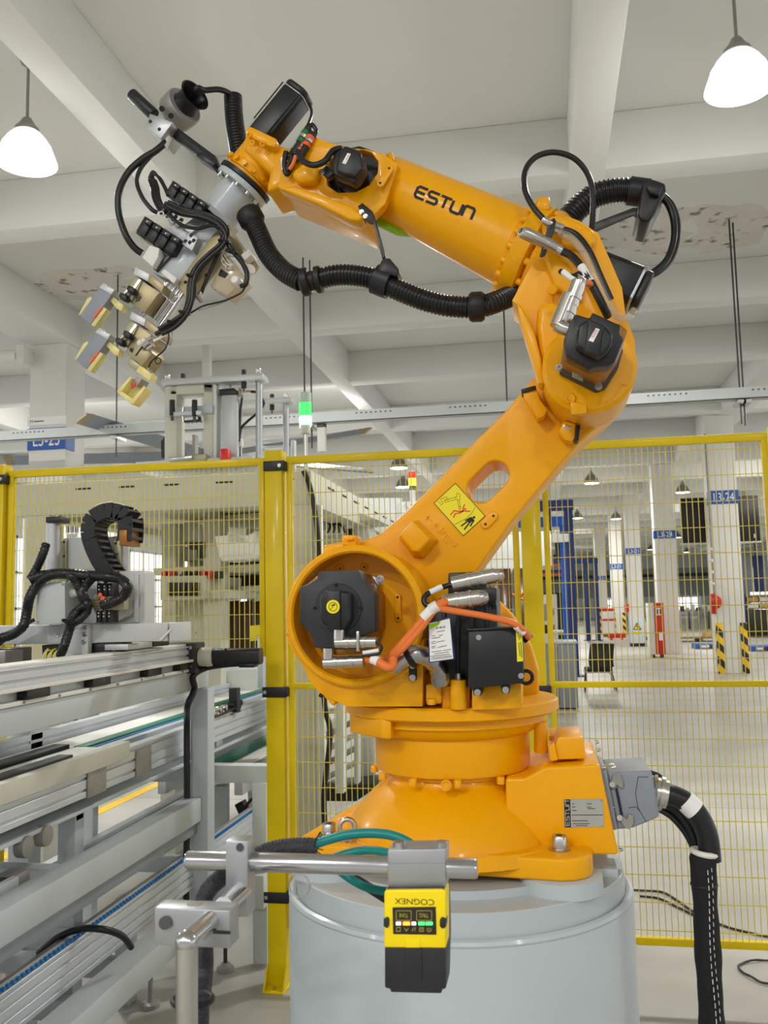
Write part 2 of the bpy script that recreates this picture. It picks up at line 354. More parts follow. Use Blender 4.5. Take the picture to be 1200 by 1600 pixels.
# ------------------------------------------------------------------ cable tray hung across the hall, its hanger rods
YT = 9.75
a,b = W(0,690,YT),W(1200,608,YT); zt = (a.z+b.z)/2
t = thing('cable_tray','long galvanised cable tray hung level across the hall behind the robot','cable tray',(-2,YT,zt))
MB().b2((-13,YT-.1,zt-.06),(8,YT+.02,zt-.052)).b2((-13,YT-.1,zt-.06),(8,YT-.094,zt+.06)).b2((-13,YT+.014,zt-.06),(8,YT+.02,zt+.06)).out('channel',MATS['tray_steel'],t)
m_ = MB()
for k in range(-11,8):
    for j in range(8):
        x = k*1.05+.1+j*.055; m_.b2((x,YT-.103,zt+.02),(x+.02,YT-.099,zt+.035))
m_.out('slots',MATS['dark_steel'],t,kind='stuff')
a,b = W(497,668,YT),W(510,706,YT); MB().b2((a.x,YT-.05,b.z),(b.x,YT+.02,zt-.06)).out('drop_duct',MATS['white_paint'],t,.004); MB().b2((a.x,YT-.055,zt-.1),(b.x,YT+.02,zt-.06)).out('duct_cap',MATS['dark_steel'],t,.002)
for px in (186,477,484,790,1151,1160):
    p = W(px,560,YT); MB().cyl((p.x,YT+(.05 if px in (484,1160) else -.05),zt-.32),(p.x,YT+(.05 if px in (484,1160) else -.05),SLAB),.009,n=8).out('hanger_rod',MATS['dark_steel'],t)
    MB().b2((p.x-.04,YT-.13,zt-.11),(p.x+.04,YT+.13,zt-.075)).out('clip',MATS['steel'],t)
# ------------------------------------------------------------------ large ceiling fan
fx,fy,fz = -4.7,12.1,3.6
t = thing('ceiling_fan','very large ceiling fan with long grey blades behind the portal machine','fan',(fx,fy,fz))
MB().b2((fx-.055,fy-.055,fz+.1),(fx+.055,fy+.055,SLAB)).out('drop_pole',MATS['white_paint'],t)
MB().cyl((fx,fy,fz-.12),(fx,fy,fz+.12),.12,.1,32).out('hub',MATS['grey_paint'],t,.01)
for k in range(5):
    a = math.radians(-98+72*k); d = V((math.cos(a),math.sin(a),0)); s_ = V((-d.y,d.x,.6)).normalized()
    p0 = V((fx,fy,fz))+d*.1; p1 = V((fx,fy,fz))+d*2.78
    bl = MB().prism([p0-s_*.1,p0+s_*.14,p1+s_*.12,p1-s_*.08],s_.cross(d)*.018).out('blade',MATS['housing_grey'],t,.006)
    MB().prism([p1-s_*.08,p1+s_*.12,p1+d*.12+s_*.1,p1+d*.12-s_*.07],s_.cross(d)*.02).out('blade_tip',MATS['tan_alu'],bl)
# white pipe bracket on the left column
t = thing('pipe_bracket','white pipe end on a bracket beside the large left column','pipe',W(25,560,10.4))
MB().cyl(W(-60,562,10.4),W(30,558,10.4),.1,n=20).out('pipe',MATS['white_paint'],t)
p = W(38,556,10.4); MB().b2((p.x-.06,10.3,p.z-.12),(p.x+.05,10.5,p.z+.12)).b2((p.x+.04,10.3,p.z-.05),(-6.57,10.72,p.z+.05)).out('bracket',MATS['white_paint'],t,.01)
# two thin cables hang on the far wall side
# ================================================================== pedestal
JX, JY = -.212, 2.0                      # first axis of the robot in plan
ZT = .908                                # top of the pedestal
GP = MATS['grey_paint']
ped = thing('robot_pedestal','light grey welded steel drum pedestal under the orange robot','pedestal',(JX+.02,JY,0))
PC = V((JX+.006,JY,0)); PR = .364
MB().lathe([(0,PR),(ZT-.085,PR),(ZT-.075,PR-.004)],PC,(0,0,1),96).out('drum',GP,ped)
MB().lathe([(ZT-.075,PR-.016),(ZT-.03,PR-.018),(ZT-.028,PR-.02)],PC,(0,0,1),96).out('top_ring',GP,ped,label='upper ring of the drum above a weld bead')
MB().torus(PC+V((0,0,ZT-.078)),(0,0,1),PR-.008,.009,96,8).out('weld_bead',GP,ped)
MB().lathe([(ZT-.04,PR-.09),(ZT-.012,PR-.09)],PC,(0,0,1),64).out('mounting_plate',GP,ped)
for ax,ay in ((.222,-.175),(-.25,-.12),(.2,.2),(-.2,.2)):
    MB().lathe([(ZT-.03,.08),(ZT-.002,.079),(ZT,.075)],(JX+ax,JY+ay,0),(0,0,1),40).out('foot_pad',GP,ped)
MB().b2((JX+.22,JY-.1,ZT-.03),(JX+.335,JY+.2,ZT-.012)).out('rear_plate',GP,ped,.003)
# ================================================================== robot
OR = MATS['orange']; BK = MATS['black_plastic']; MF = MATS['motor_face']
rob = thing('industrial_robot','orange six axis industrial robot arm raised over the grey drum pedestal','robot',(JX,JY,ZT))
J = V((JX,JY,0))
# --- base: domed cone, foot plate with lobes, rear connection box
def zat(py, Y, px=705): return W(px,py,Y).z
z_dome_b = ZT+.045
zt0 = zat(1196,JY)                       # underside of the turning drum
MB().lathe([(ZT+.02,.272),(ZT+.045,.268)]+[(zat(y_,JY),msize(705-x_,705,y_,JY)) for x_,y_ in ((530,1314),(533,1300),(539,1283),(548,1268),(560,1253),(578,1233),(592,1221),(600,1214),(604,1208))]+[(zt0+.01,.140)],J,(0,0,1),72).out('base_dome',OR,rob)
P = []
lob = [(.222,-.175),(.2,.2),(-.2,.2),(-.25,-.12)]
import itertools
def hull(pts):
    pts = sorted(set(pts)); 
    def half(p):
        o = []
        for q in p:
            while len(o) > 1 and (o[-1][0]-o[-2][0])*(q[1]-o[-2][1])-(o[-1][1]-o[-2][1])*(q[0]-o[-2][0]) <= 0: o.pop()
            o.append(q)
        return o[:-1]
    return half(pts)+half(pts[::-1])
base_pts = hull([(ax+.062*math.cos(i/16*2*math.pi),ay+.062*math.sin(i/16*2*math.pi)) for ax,ay in lob for i in range(16)])
MB().prism([V((JX+x,JY+y,ZT)) for x,y in base_pts],(0,0,.042)).out('foot_plate',OR,rob,.006,3)
for ax,ay in lob:
    b_ = MB().lathe([(0,.02),(.004,.021),(.004,.0145),(.026,.0145),(.028,.013),(.028,.007),(.018,.007)],(JX+ax,JY+ay,ZT+.042),(0,0,1),24).out('foot_bolt',MATS['steel'],rob)
# eyebolt and washers on the left lobe
e = W(543,1322,JY-.15); e.z = ZT+.042
MB().torus(e+V((.0,0,.028)),(.25,-1,0),.0155,.0052,28,10).lathe([(0,.018),(.008,.018),(.012,.01)],e,(0,0,1),20).out('eye_bolt',MATS['steel'],rob)
for q in (-.045,.05): MB().lathe([(0,.017),(.004,.017),(.005,.009),(.012,.009)],e+V((q,.01,0)),(0,0,1),18).out('washer',MATS['steel'],rob)
# rear connection box: slanted end face, lid block on top
YB0,YB1 = 1.86,2.16
F = PP([(790,1216),(820,1216),(852,1198),(937,1194),(967,1336),(902,1336),(790,1336)],YB0)
MB().prism(F,(0,YB1-YB0,0)).out('rear_box',OR,rob,.006,3)
F = PP([(872,1152),(911,1151),(916,1186),(856,1188)],YB0+.03); MB().prism(F,(0,.15,0)).out('lid_block',OR,rob,.004)
MB().prism(PP([(857,1166),(866,1160),(872,1188),(860,1190)],YB0+.02),(0,.02,0)).out('lid_rib',OR,rob,.002)
MB().prism(PP([(857,1150),(905,1146),(905,1156),(858,1158)],YB0+.16),(0,.12,0)).out('lid_cover',OR,rob,.002)
MB().cyl(W(845,1176,YB0+.09),W(845,1127,YB0+.09),msize(10.5,845,1150,YB0+.09),n=24).out('stop_pin',OR,rob,.002)
for px,py in ((933,1172),(941,1200),(955,1262),(968,1328),(930,1160)):
    bolt(rob,W(px,py,YB0+.04),(1,0,.2),.0045,.007)
# nameplate
pl = flat('nameplate',[(881,1249),(942,1248),(944,1292),(882,1293)],YB0-.002,YB0+.001,MATS['sticker_silver'],rob,0)
flat('nameplate_logo_field',[(881.4,1249.4),(891,1249.3),(892,1292.6),(882.4,1292.7)],YB0-.0028,YB0-.001,MATS['ink'],pl,0)
def strokes_px(name, lines, Y, wpx, m, parent, off=.0008, fn=None, nrm=(0,-1,0)):
    m_ = MB()
    for L in lines:
        P = [fn(x,y) if fn else W(x,y,Y) for x,y in L]; m_.ribbon(P,off,msize(wpx,*L[0],Y),nrm)
    return m_.out(name,m,parent,smooth=False)
GL = {'E':[[(1,1),(.18,1),(0,.82),(0,.18),(.18,0),(1,0)],[(0,.5),(.9,.5)]],'S':[[(1,1),(.15,1),(0,.86),(0,.64),(.15,.5),(.85,.5),(1,.36),(1,.14),(.85,0),(0,0)]],
 'T':[[(-.05,1),(1.05,1)],[(.5,1),(.5,0)]],'U':[[(0,1),(0,.16),(.16,0),(.84,0),(1,.16),(1,1)]],'n':[[(0,0),(0,.84),(.16,1),(.84,1),(1,.84),(1,0)]]}
def logo(o, u, v, wd=.80):
    out = []
    for i,c in enumerate('ESTUn'):
        for L in GL[c]:
            q = []
            for (a,b),(a2,b2) in zip(L,L[1:]):
                n_ = max(1,int(math.hypot(a2-a,b2-b)*5))
                q += [(a+(a2-a)*k/n_,b+(b2-b)*k/n_) for k in range(n_)]
            q.append(L[-1]); out.append([(o[0]+u[0]*((i+a*wd)/4.8)+v[0]*b, o[1]+u[1]*((i+a*wd)/4.8)+v[1]*b) for a,b in q])
    return out
strokes_px('nameplate_logo',logo((889.5,1290),(-.2,-38.5),(-6,0)),YB0-.0028,1.1,MATS['sticker_silver'],pl)
m_ = MB()
for x0,x1,y in ((894,897.5,1256),(894,899,1261),(894,901,1266.5),(917,925,1256),(917,924,1261),(918,930,1263.5),(893.5,942,1273.5),(894,919,1282.5),(895,922,1287),(900,918,1290)):
    m_.prism(PP([(x0,y-.45),(x1,y-.45),(x1,y+.45),(x0,y+.45)],YB0-.0025),(0,.001,0))
m_.out('nameplate_print',MATS['ink'],pl)
for x,y in ((882.5,1250.5),(939.5,1250),(884,1290),(941,1290)): MB().ball(W(x,y,YB0-.002),.0022,8).out('rivet',MATS['steel'],pl)
# grey heavy duty connector on the slanted end, with levers and gland
YC0,YC1 = 1.90,2.06
HG = MATS['housing_grey']
MB().prism(PP([(937,1204),(948,1204),(966,1297),(957,1298)],YC0-.01),(0,YC1-YC0+.02,0)).out('connector_base',HG,rob,.004)
hd = MB().prism(PP([(948,1207),(1018,1203),(1031,1277),(990,1294),(964,1297)],YC0),(0,YC1-YC0,0)).out('connector_hood',HG,rob,.006,3)
strokes_px('hood_groove',[[(1013,1214),(997,1214),(993,1240),(997,1262),(1010,1285)],[(982,1262),(994,1260.5),(1000,1268)]],YC0,.9,MATS['dark_steel'],hd,.0006)
flat('gasket',[(961,1232),(965,1232),(974,1276),(970,1277)],YC0-.003,YC0,MATS['rubber'],hd,0)
for pts,piv in (([(955,1222),(958,1211),(968,1208),(974,1222),(973,1232),(968,1230),(964,1226),(961,1233),(955,1231)],(956.5,1226)),([(965,1276),(971,1274),(980,1281),(983,1272),(989,1274),(990,1286),(984,1296),(977,1294)],(968,1278))):
    lv = flat('locking_lever',pts,YC0-.008,YC0-.002,MATS['cast_grey'],rob,.0005,1)
    MB().cyl(W(piv[0],piv[1],YC0-.012),W(piv[0],piv[1],YC0),.0055,n=14).out('lever_pivot',MATS['nickel'],lv)
MB().prism(PP([(941,1207),(945,1200),(962,1197),(964,1202),(950,1209)],YC0+.05),(0,.05,0)).out('connector_latch',MATS['nickel'],rob,.002)
g0,g1 = W(1022,1236,1.98),W(1044,1241,1.98)
MB().lathe([(0,.034),(.006,.036),(.006,.031),(.014,.031),(.014,.036),(.022,.036),(.022,.03),(.03,.03)],g0-V((.004,0,0)),g1-g0,12).out('cable_gland',MATS['nickel'],rob)
# --- turning drum and disc
zd0 = zat(1140,JY); zd1 = W(700,1112,JY-.225).z; zf = zd1-.012
MB().lathe([(zt0-.008,.150),(zt0,.150),(zt0+.002,.166),(zt0+.008,.168),(zd0,.168),(zd0+.003,.178),(zd0+.012,.190),(zf-.03,.196),(zf-.028,.204),(zf-.006,.204)],J,(0,0,1),72).out('turning_drum',OR,rob)
MB().lathe([(zf-.01,.226),(zf-.006,.232),(zf+.014,.232),(zf+.018,.228)],J,(0,0,1),72).out('turning_disc',OR,rob)
MB().prism([J+V((x,y,zf-.045)) for x,y in ((-.205,-.11),(-.12,-.2),(-.1,-.2),(-.1,.1),(-.205,.1))],(0,0,.04)).out('disc_gusset',OR,rob,.004)
for k in range(6):
    a = math.radians(186+31*k); c = J+V((.172*math.cos(a),.172*math.sin(a),zt0-.012))
    MB().lathe([(0,.0085),(.012,.0085),(.014,.007)],c,(0,0,1),12).out('drum_bolt',OR,rob)
MB().cyl(W(697,1227,JY-.17),W(697,1227,JY-.185),.011,n=20).torus(W(697,1227,JY-.185),(0,1,0),.008,.002,20,6).out('plug_screw',OR,rob)
# --- shoulder column with the big ring (second axis)
YR0,YR1,YR2 = 1.76,1.85,2.0
RC = (553,962); RR = 111
def circ(c, r, a0, a1, n, sy=1.0): return [(c[0]+r*math.cos(math.radians(a0+(a1-a0)*i/n)), c[1]-sy*r*math.sin(math.radians(a0+(a1-a0)*i/n))) for i in range(n+1)]
rc = W(RC[0],RC[1],YR0); rr = msize(RR,RC[0],RC[1],YR0)
ringP = [rc+V((rr*math.cos(a),0,rr*math.sin(a))) for a in [i/96*2*math.pi for i in range(96)]]
m_ = MB(); n = 96
prof = [(0,-.09),(0,-.004),(-.004,0),(-.012,0),(-.016,-.004),(-.016,-.09)]        # (radius change, toward viewer)
rings = [[m_.bm.verts.new(rc+V(((rr+dr)*math.cos(i/n*2*math.pi),-dy if False else (-(dy)),(rr+dr)*math.sin(i/n*2*math.pi)))) for i in range(n)] for dr,dy in prof]
for A,B in zip(rings,rings[1:]+rings[:1]):
    for i in range(n): m_.bm.faces.new((A[i],A[(i+1)%n],B[(i+1)%n],B[i]))
m_.out('shoulder_ring',OR,rob)
MB().lathe([(0,rr-.001),(YR2-YR1,rr-.001)],(rc.x,YR1,rc.z),(0,1,0),96).out('shoulder_housing',OR,rob)
F = circ(RC,110,195,228,8)+[(484,1066),(500,1083),(540,1103),(566,1110),(664,1110),(664,985)]+circ(RC,110,-8,-60,8)+circ(RC,99,-62,-150,16)
web = [(446,990)]+circ(RC,110.5,196,222,6)+[(484,1064),(500,1083),(541,1104),(660,1104),(662,1000)]+circ(RC,110.5,-20,-32,3)+circ(RC,104,-36,-158,20)
MB().prism(PP(web,1.775),(0,YR2-1.775,0)).out('shoulder_web',OR,rob,.004)
MB().prism(PP([(640,985),(668,985),(668,1104),(640,1104)],1.87),(0,.12,0)).out('web_side',OR,rob,.003)
MB().prism(PP([(492,1072),(499,1066),(528,1090),(520,1104)],1.78),(0,.08,0)).out('stop_lug',OR,rob,.003)
flat('rubber_stop',[(497,1088),(505,1072),(510,1075),(502,1091)],1.785,1.86,MATS['rubber'],rob,.001)
MB().prism(PP([(534,836),(556,836),(556,852),(534,852)],1.88),(0,.06,0)).prism(PP([(540,838),(552,838),(552,844),(540,844)],1.87),(0,.02,0)).out('lifting_lug',OR,rob,.003)
# right hand cheek behind the control box
MB().prism(PP([(640,1100),(640,940),(770,930),(800,960),(830,1010),(842,1050),(842,1092),(820,1100)],2.06),(0,.09,0)).out('rear_cheek',OR,rob,.008,3)
for c,r in (((569,886),6),((531,888),6),((625,1010),6.5)):
    MB().torus(W(*c,YR1-.004),(0,1,0),msize(r*.6,*c,YR1),msize(2.6,*c,YR1),20,8).cyl(W(*c,YR1),W(*c,YR1-.006),msize(r*.55,*c,YR1),n=16).out('boss',OR,rob)
    MB().cyl(W(*c,YR1-.004),W(*c,YR1-.0075),.0022,n=10).out('threaded_hole',MATS['ink'],rob)
def slotpad(c0,c1,r,Y,parent,h=.008,nm='sensor_pad'):
    a = math.degrees(math.atan2(-(c1[1]-c0[1]),c1[0]-c0[0]))
    o = flat(nm,circ(c1,r,a-90,a+90,10)+circ(c0,r,a+90,a+270,10),Y-h,Y,OR,parent,.002)
    for c in (c0,c1): MB().cyl(W(*c,Y-h+.001),W(*c,Y-h-.0008),.0028,n=12).out('screw_hole',MATS['ink'],o)
slotpad((621,933),(622,966),5.2,YR1,rob)
# second axis motor
YM0 = 1.652
mface = [(497,893),(561,891),(568,908),(577,922),(585,928),(586,987),(562,994),(560,1013),(503,1013),(491,1012),(489,1001),(484,990),(477,985),(475,977),(468,976),(468,917),(480,913),(496,904)]
mot = flat('shoulder_motor',mface,YM0,YM0+.05,MF,rob,.003)
mb = [(500,896),(560,894),(584,930),(585,986),(558,1011),(504,1010),(472,974),(472,920)]
flat('motor_body',mb,YM0+.05,YR1-.02,MATS['bronze_reflection'],mot,.003)
flat('motor_flange',[(492,900),(604-18,899),(598-6,908),(598-6,1006),(586,1012),(494,1012)],YR1-.022,YR1+.002,MATS['aluminium'],mot,.004)
pc = W(528,950,YM0)
MB().lathe([(0,.046),(.003,.045)],pc,(0,-1,0),48).out('end_disc',MF,mot)
for a in (95,0,180): bolt(mot,W(528+36*math.cos(math.radians(a)),950-36*math.sin(math.radians(a)),YM0-.003),(0,-1,0),.0035,.003,MATS['black_metal'],'cap_screw')
enc = flat('encoder_cap',[(506,923),(531,923),(546,926),(547,970),(537,985),(517,984),(504,975),(499,962),(499,935)],YM0-.04,YM0-.002,BK,mot,.006,3)
flat('cap_rib',[(509,923),(531,923),(532,984),(510,984)],YM0-.046,YM0-.038,BK,enc,.003)
ye = W(520.5,948,YM0-.047)
yl = MB().cyl(ye,ye+V((0,-.0012,0)),.0125,n=32).out('warning_disc',MATS['yellow_label'],mot,label='round yellow warning label')
MB().torus(ye+V((0,-.0014,0)),(0,1,0),.0078,.0005,28,4).ribbon([ye+V((-.0055,-.0013,-.0055)),ye+V((.0055,-.0013,.0055))],.0004,.0009,(0,-1,0)).ribbon([ye+V((-.003,-.0013,.002)),ye+V((.0035,-.0013,.004))],.0004,.002,(0,-1,0)).out('warning_mark',MATS['ink'],yl)
for x,y in ((583,918),(594,905)): bolt(mot,W(x,y,YM0+.09),(0,-1,0),.008,.008)
def conn(parent, pts, r, m='nickel', name='connector', grooves=True):
    # a threaded metal cable connector along the points
    P = [V(p) for p in pts]; m_ = MB(); m_.sweep(catmull(P,3) if len(P) > 2 else P, r, 16)
    d = P[-1]-P[-2]; L = d.length; d.normalize()
    if grooves:
        for f,k in ((.22,1.12),(.4,1.05),(.62,1.12),(.86,1.0)): m_.lathe([(0,r*.8),(.0015,r*k),(L*.12,r*k),(L*.12+.0015,r*.8)],P[-2]+d*(L*f),d,18)
    return m_.out(name,MATS[m],parent)
YK = 1.63
conn(rob,[W(530,984,YK),W(530,1000,YK)],.0105,grooves=False); conn(rob,[W(524,1004,YK),W(588,1003,YK)],.0098)
MB().prism(PP([(556.5,986),(561,986),(561,1018),(556.5,1018)],YK-.014),(0,.01,0)).out('connector_clip',MATS['nickel'],rob,.0015)
conn(rob,[W(513,1013,YK+.02),W(513,1030,YK+.02)],.0098,grooves=False); conn(rob,[W(506,1036,YK+.02),W(568,1033,YK+.02)],.0105)
flat('connector_shelf',[(521,1013),(575,1011),(575,1021),(521,1024)],YK+.03,YK+.1,MATS['bronze_reflection'],rob,.002)
CO = MATS['cable_orange']; CB = MATS['cable_black']
MB().tube([W(588,1003,YK),W(596,1010,YK),W(593,1020,YK),W(584,1023,YK),W(566,1024,YK)],.0028,8).out('sensor_cable',CB,rob)
MB().cyl(W(567,1020,YK-.002),W(592,1016,YK-.002),.0036,n=10).out('cable_label',MATS['white_label'],rob)
YX = 1.665
MB().tube([W(574,1029,YX-.02),W(588,1032,YX-.03),W(604,1042,YX-.035),W(613,1040,YX-.03),W(614,1030,YX-.02)],.0085,10).out('power_cable',CO,rob)
MB().cyl(W(582,1029,YX-.027),W(592,1034,YX-.032),.0095,n=12).out('cable_label',MATS['white_label'],rob)
MB().tube([W(606,1031,YX),W(630,1005,YX-.005),W(655,976,YX-.01),W(670,957,YX-.01),W(690,943,YX),W(700,941,YX+.01)],.0088,12).out('power_cable',CO,rob)
MB().tube([W(600,1037,YX+.005),W(628,1015,YX-.008),W(655,985,YX-.012),W(676,957,YX-.012),W(684,951,YX-.008),W(712,955,YX),W(760,963,YX+.005),W(797,972,YX+.01),W(815,983,YX+.02),W(826,996,YX+.05)],.0062,10).out('power_cable',CO,rob)
MB().cyl(W(661,966,YX-.012),W(675,952,YX-.012),.0098,n=12).out('cable_label',MATS['white_label'],rob)
MB().cyl(W(806,978,YX+.013),W(818,988,YX+.026),.0068,n=12).out('cable_label',MATS['white_label'],rob)
MB().cyl(W(672,953,YX-.012),W(684,946,YX-.012),.0105,n=12).out('cable_tie',MATS['tube_white'],rob)
YS = 1.70
conn(rob,[W(707,913,YS),W(716,911,YS),W(774,899,YS)],.0140); MB().lathe([(0,.0125),(.012,.012),(.02,.007)],W(771,900,YS),W(790,896,YS)-W(771,900,YS),18).out('connector_nose',MATS['nickel'],rob)
conn(rob,[W(691,942,YS-.02),W(700,941,YS-.02),W(750,934,YS-.02)],.0155); MB().lathe([(0,.0155),(.012,.0125),(.018,.006)],W(748,934,YS-.02),W(770,931,YS-.02)-W(748,934,YS-.02),18).out('connector_nose',MATS['nickel'],rob)
MB().tube([W(710,912,YS),W(696,916,YS),W(678,922,YS-.01),W(664,932,YS-.02),W(664,943,YS-.025),W(676,947,YS-.025),W(690,945,YS-.02)],.0052,10).out('sensor_cable',CB,rob)
MB().cyl(W(690,917,YS-.003),W(671,926,YS-.015),.0058,n=10).out('cable_label',MATS['white_label'],rob)
# first axis motor (upright, ribbed) and its base blocks
mt = flat('base_motor',[(674,945),(690,932),(762,918),(776,918),(781,1080),(674,1062)],1.80,1.93,BK,rob,.004)
flat('motor_top',[(700,895),(742,893),(760,899),(761,935),(700,938)],1.83,1.91,BK,mt,.004)
for x in (690,712,735,757): flat('cooling_rib',[(x,935),(x+6,934),(x+6,1055),(x,1055)],1.792,1.80,MATS['black_metal'],mt,.002)
flat('motor_clamp',[(768,938),(775,937),(776,947),(769,948)],1.785,1.80,MATS['black_metal'],mt,.001)
MB().lathe([(0,.068),(.014,.068),(.02,.064)],(W(725,1070,1.86).x,1.87,zd1-.002+.0),(0,0,1),40).out('motor_seat',OR,rob)
def blk(nm,p,y0,y1,**k): return flat(nm,p,y0,y1,OR,rob,.004,**k)
blk('disc_block',[(665,1069),(682,1068),(690,1074),(690,1100),(665,1100)],1.78,1.84)
blk('disc_block',[(690,1072),(734,1073),(734,1110),(690,1108)],1.79,1.9)
blk('disc_block',[(737,1076),(815,1062),(815,1108),(737,1110)],1.765,1.9)
MB().cyl(W(716,1108,1.77),W(716,1062,1.77),.016,n=28).out('pillar',OR,rob,.002)
MB().cyl(W(674,1101,1.765),W(674,1092,1.765),.009,n=16).out('small_pillar',OR,rob,.001)
MB().lathe([(0,.009),(.012,.009),(.012,.005),(.006,.005)],W(717,1062,1.78),(0,0,1),16).out('seat_bolt',MATS['steel'],rob)
# black control box with yellow label
bx = flat('control_box',[(731,984),(817,980),(818,1067),(805,1069),(731,1077)],1.70,1.80,BK,rob,.003)
flat('box_lip',[(730,983),(818,979),(818,982),(730,986)],1.695,1.81,MATS['black_metal'],bx,.001)
yl = flat('label_strip',[(806,982.5),(815.5,982),(817.5,1033),(808,1034)],1.6988,1.70,MATS['yellow_label'],bx,0,label='upright yellow warning strip')
strokes_px('strip_print',[[(807.5+i*.12,986+i*0),(809.5+i*.1,990)] for i in range(2)]+[[(812,984.5),(814,989.5)],[(810,992),(812,1000)],[(813,992),(814.5,998)],[(810.5,1004),(812.5,1025)],[(813.5,1003),(815.5,1028)]],1.6987,.8,MATS['ink'],yl)
for x,y in ((748,996),(814,1056)): bolt(bx,W(x,y,1.70),(0,-1,0),.005,.004)
for x,y in ((746,1083),(790,1079)):
    MB().prism(PP([(x-8,y-9),(x+8,y-10),(x+6,y+4),(x-6,y+4)],1.71),(0,.06,0)).out('box_lug',BK,bx,.002); bolt(bx,W(x,y-1,1.709),(0,-1,0),.006,.006)
MB().torus(W(822,1058,1.745),(0,1,0),.012,.004,20,6).cyl(W(817,988,1.74),W(827,1000,1.74),.010,n=16).out('box_gland',BK,bx)
# certificate tag in its blue sleeve
tg = flat('tag_sleeve',[(668,972),(703,964),(711,1030),(670,1036)],1.675,1.678,MATS['ink_blue'],rob,.0006,label='blue sleeve of the hanging certificate')
ca = flat('certificate',[(670,974),(702.5,966.5),(708,1029),(672,1034)],1.6738,1.6749,MATS['white_label'],tg,0)
flat('corner_flash',[(670.5,976),(688,970),(686,976),(671,984)],1.6735,1.6738,MATS['lime'],ca,0)
text('certificate_title','合格证',MATS['ink'],ca,W(681,983,1.6735),W(700,980,1.6735)-W(681,983,1.6735),(0,0,1),.0032,width=msize(15,690,980,1.67))
strokes_px('certificate_print',[[(682,987.5),(695,985)],[(674,994),(680,993)],[(686,993),(692,992)],[(674,997.5),(688,995.5)],[(674,1003),(681,1002)],[(682,1003.5),(694,1001)],[(674,1006),(681,1005)],[(674,1010.5),(681,1009.5)],[(683,1012),(698,1008.5)],[(674,1013),(680,1012)],[(674,1019),(690,1016.8)],[(692,1016.4),(704,1014.5)],[(678,1022),(701,1018.5)],[(673,1025.5),(703,1022)],[(674,1028),(706,1024.5)],[(674,1030.5),(706,1026.5)]],1.6735,.7,MATS['ink'],ca,.0004)
MB().cyl(W(684.8,970.5,1.6736),W(684.8,970.5,1.673),.0013,n=10).out('tag_hole',MATS['ink'],ca)
# foil conduit with clamp
MB().hose([W(612,1044,1.71),W(632,1028,1.71),W(650,1022,1.71),W(668,1027,1.72),W(684,1042,1.74),W(688,1066,1.76)],.019,.02,.05).out('foil_conduit',MATS['copper_foil'],rob)
MB().torus(W(640,1025,1.71),(1,0,.5),.019,.006,24,8).out('conduit_clamp',MATS['rubber'],rob)
fb = flat('clamp_bracket',[(638,1033),(650,1032),(651,1063),(639,1064)],1.76,1.768,BK,rob,.002)
for y in (1040,1059): bolt(fb,W(644.5,y,1.76),(0,-1,0),.006,.004)
# --- upper arm (second link)
YA0,YA1 = 1.955,2.115
armP = [(505,852),(540,845),(566,846),(596,833),(627,806),(680,755),(730,702),(792,640),(838,585),(880,540),(960,560),(990,606),(962,642),(905,692),(856,748),(800,815),(762,868),(735,905),(700,945),(640,985),(560,980),(500,930)]
slot = []
sa = math.degrees(math.atan2(765-741.5,774-751.5))
slot = circ((774,741.5),21.5,sa-90,sa+90,14)+circ((751.5,764),21.5,sa+90,sa+270,14)
def holed(name, outer, holes, Y0, Y1, m, parent, bevel=.005):
    bm = bmesh.new(); loops = []
    for L in [outer]+holes:
        vs_ = [bm.verts.new(p) for p in PP(L,Y0)]; loops.append([bm.edges.new((vs_[i],vs_[(i+1)%len(vs_)])) for i in range(len(vs_))])
    r_ = bmesh.ops.triangle_fill(bm,use_beauty=True,use_dissolve=False,edges=[e for L in loops for e in L])
    ex = bmesh.ops.extrude_face_region(bm,geom=bm.faces[:]); vv = [g for g in ex['geom'] if isinstance(g,bmesh.types.BMVert)]
    bmesh.ops.translate(bm,verts=vv,vec=(0,Y1-Y0,0)); bmesh.ops.dissolve_limit(bm,angle_limit=.01,verts=bm.verts[:],edges=bm.edges[:])
    o = MB(); o.bm.free(); o.bm = bm
    return o.out(name,m,parent,bevel,3)
arm = holed('upper_arm',armP,[slot],YA0,YA1,OR,rob,.006)
# stop block on the arm and pads
MB().prism(PP([(624,836),(645,813),(672,842),(655,862),(645,862)],YA0-.055),(0,.056,0),PP([(616,838),(648,808),(682,842),(658,872),(640,870)],YA0-.055)).out('arm_stop',OR,rob,.005,3)
slotpad((758.5,819),(771,806),7.2,YA0,rob,.006)
YSTK = YA0-.0012
stk = flat('safety_sticker',[(711.5,755),(758,806.5),(724,837),(678,786)],YSTK,YA0+.001,MATS['yellow_label'],rob,0,label='yellow pictogram sticker warning of the swinging arm')
def q(L): return [[(670+x/12,745+y/12) for x,y in l] for l in L]
strokes_px('sticker_border',q([[(500,120),(1055,735),(645,1105),(98,492),(500,120)]]),YSTK,.9,MATS['ink'],stk,.0004)
strokes_px('sticker_robot',q([[(185,460),(240,530),(265,490),(225,430)],[(215,420),(290,390),(330,375),(345,410),(280,480)],[(290,440),(500,380)],[(300,480),(510,425)],[(365,420),(370,445)],[(520,310),(575,320),(585,400),(570,440),(520,420),(500,390),(530,370),(520,310)],[(535,430),(560,560)],[(570,440),(590,560)],[(560,560),(600,560),(595,610),(565,605),(560,560)],[(490,890),(700,780),(800,690),(870,570)]]),YSTK,.5,MATS['ink'],stk,.0004)
strokes_px('sticker_fallen_man',q([[(405,715),(475,635),(580,650),(650,640),(780,645)],[(460,765),(495,690),(580,680),(650,640),(640,600),(672,515)],[(560,665),(640,640)]]),YSTK,1.9,MATS['red_ink'],stk,.0005)
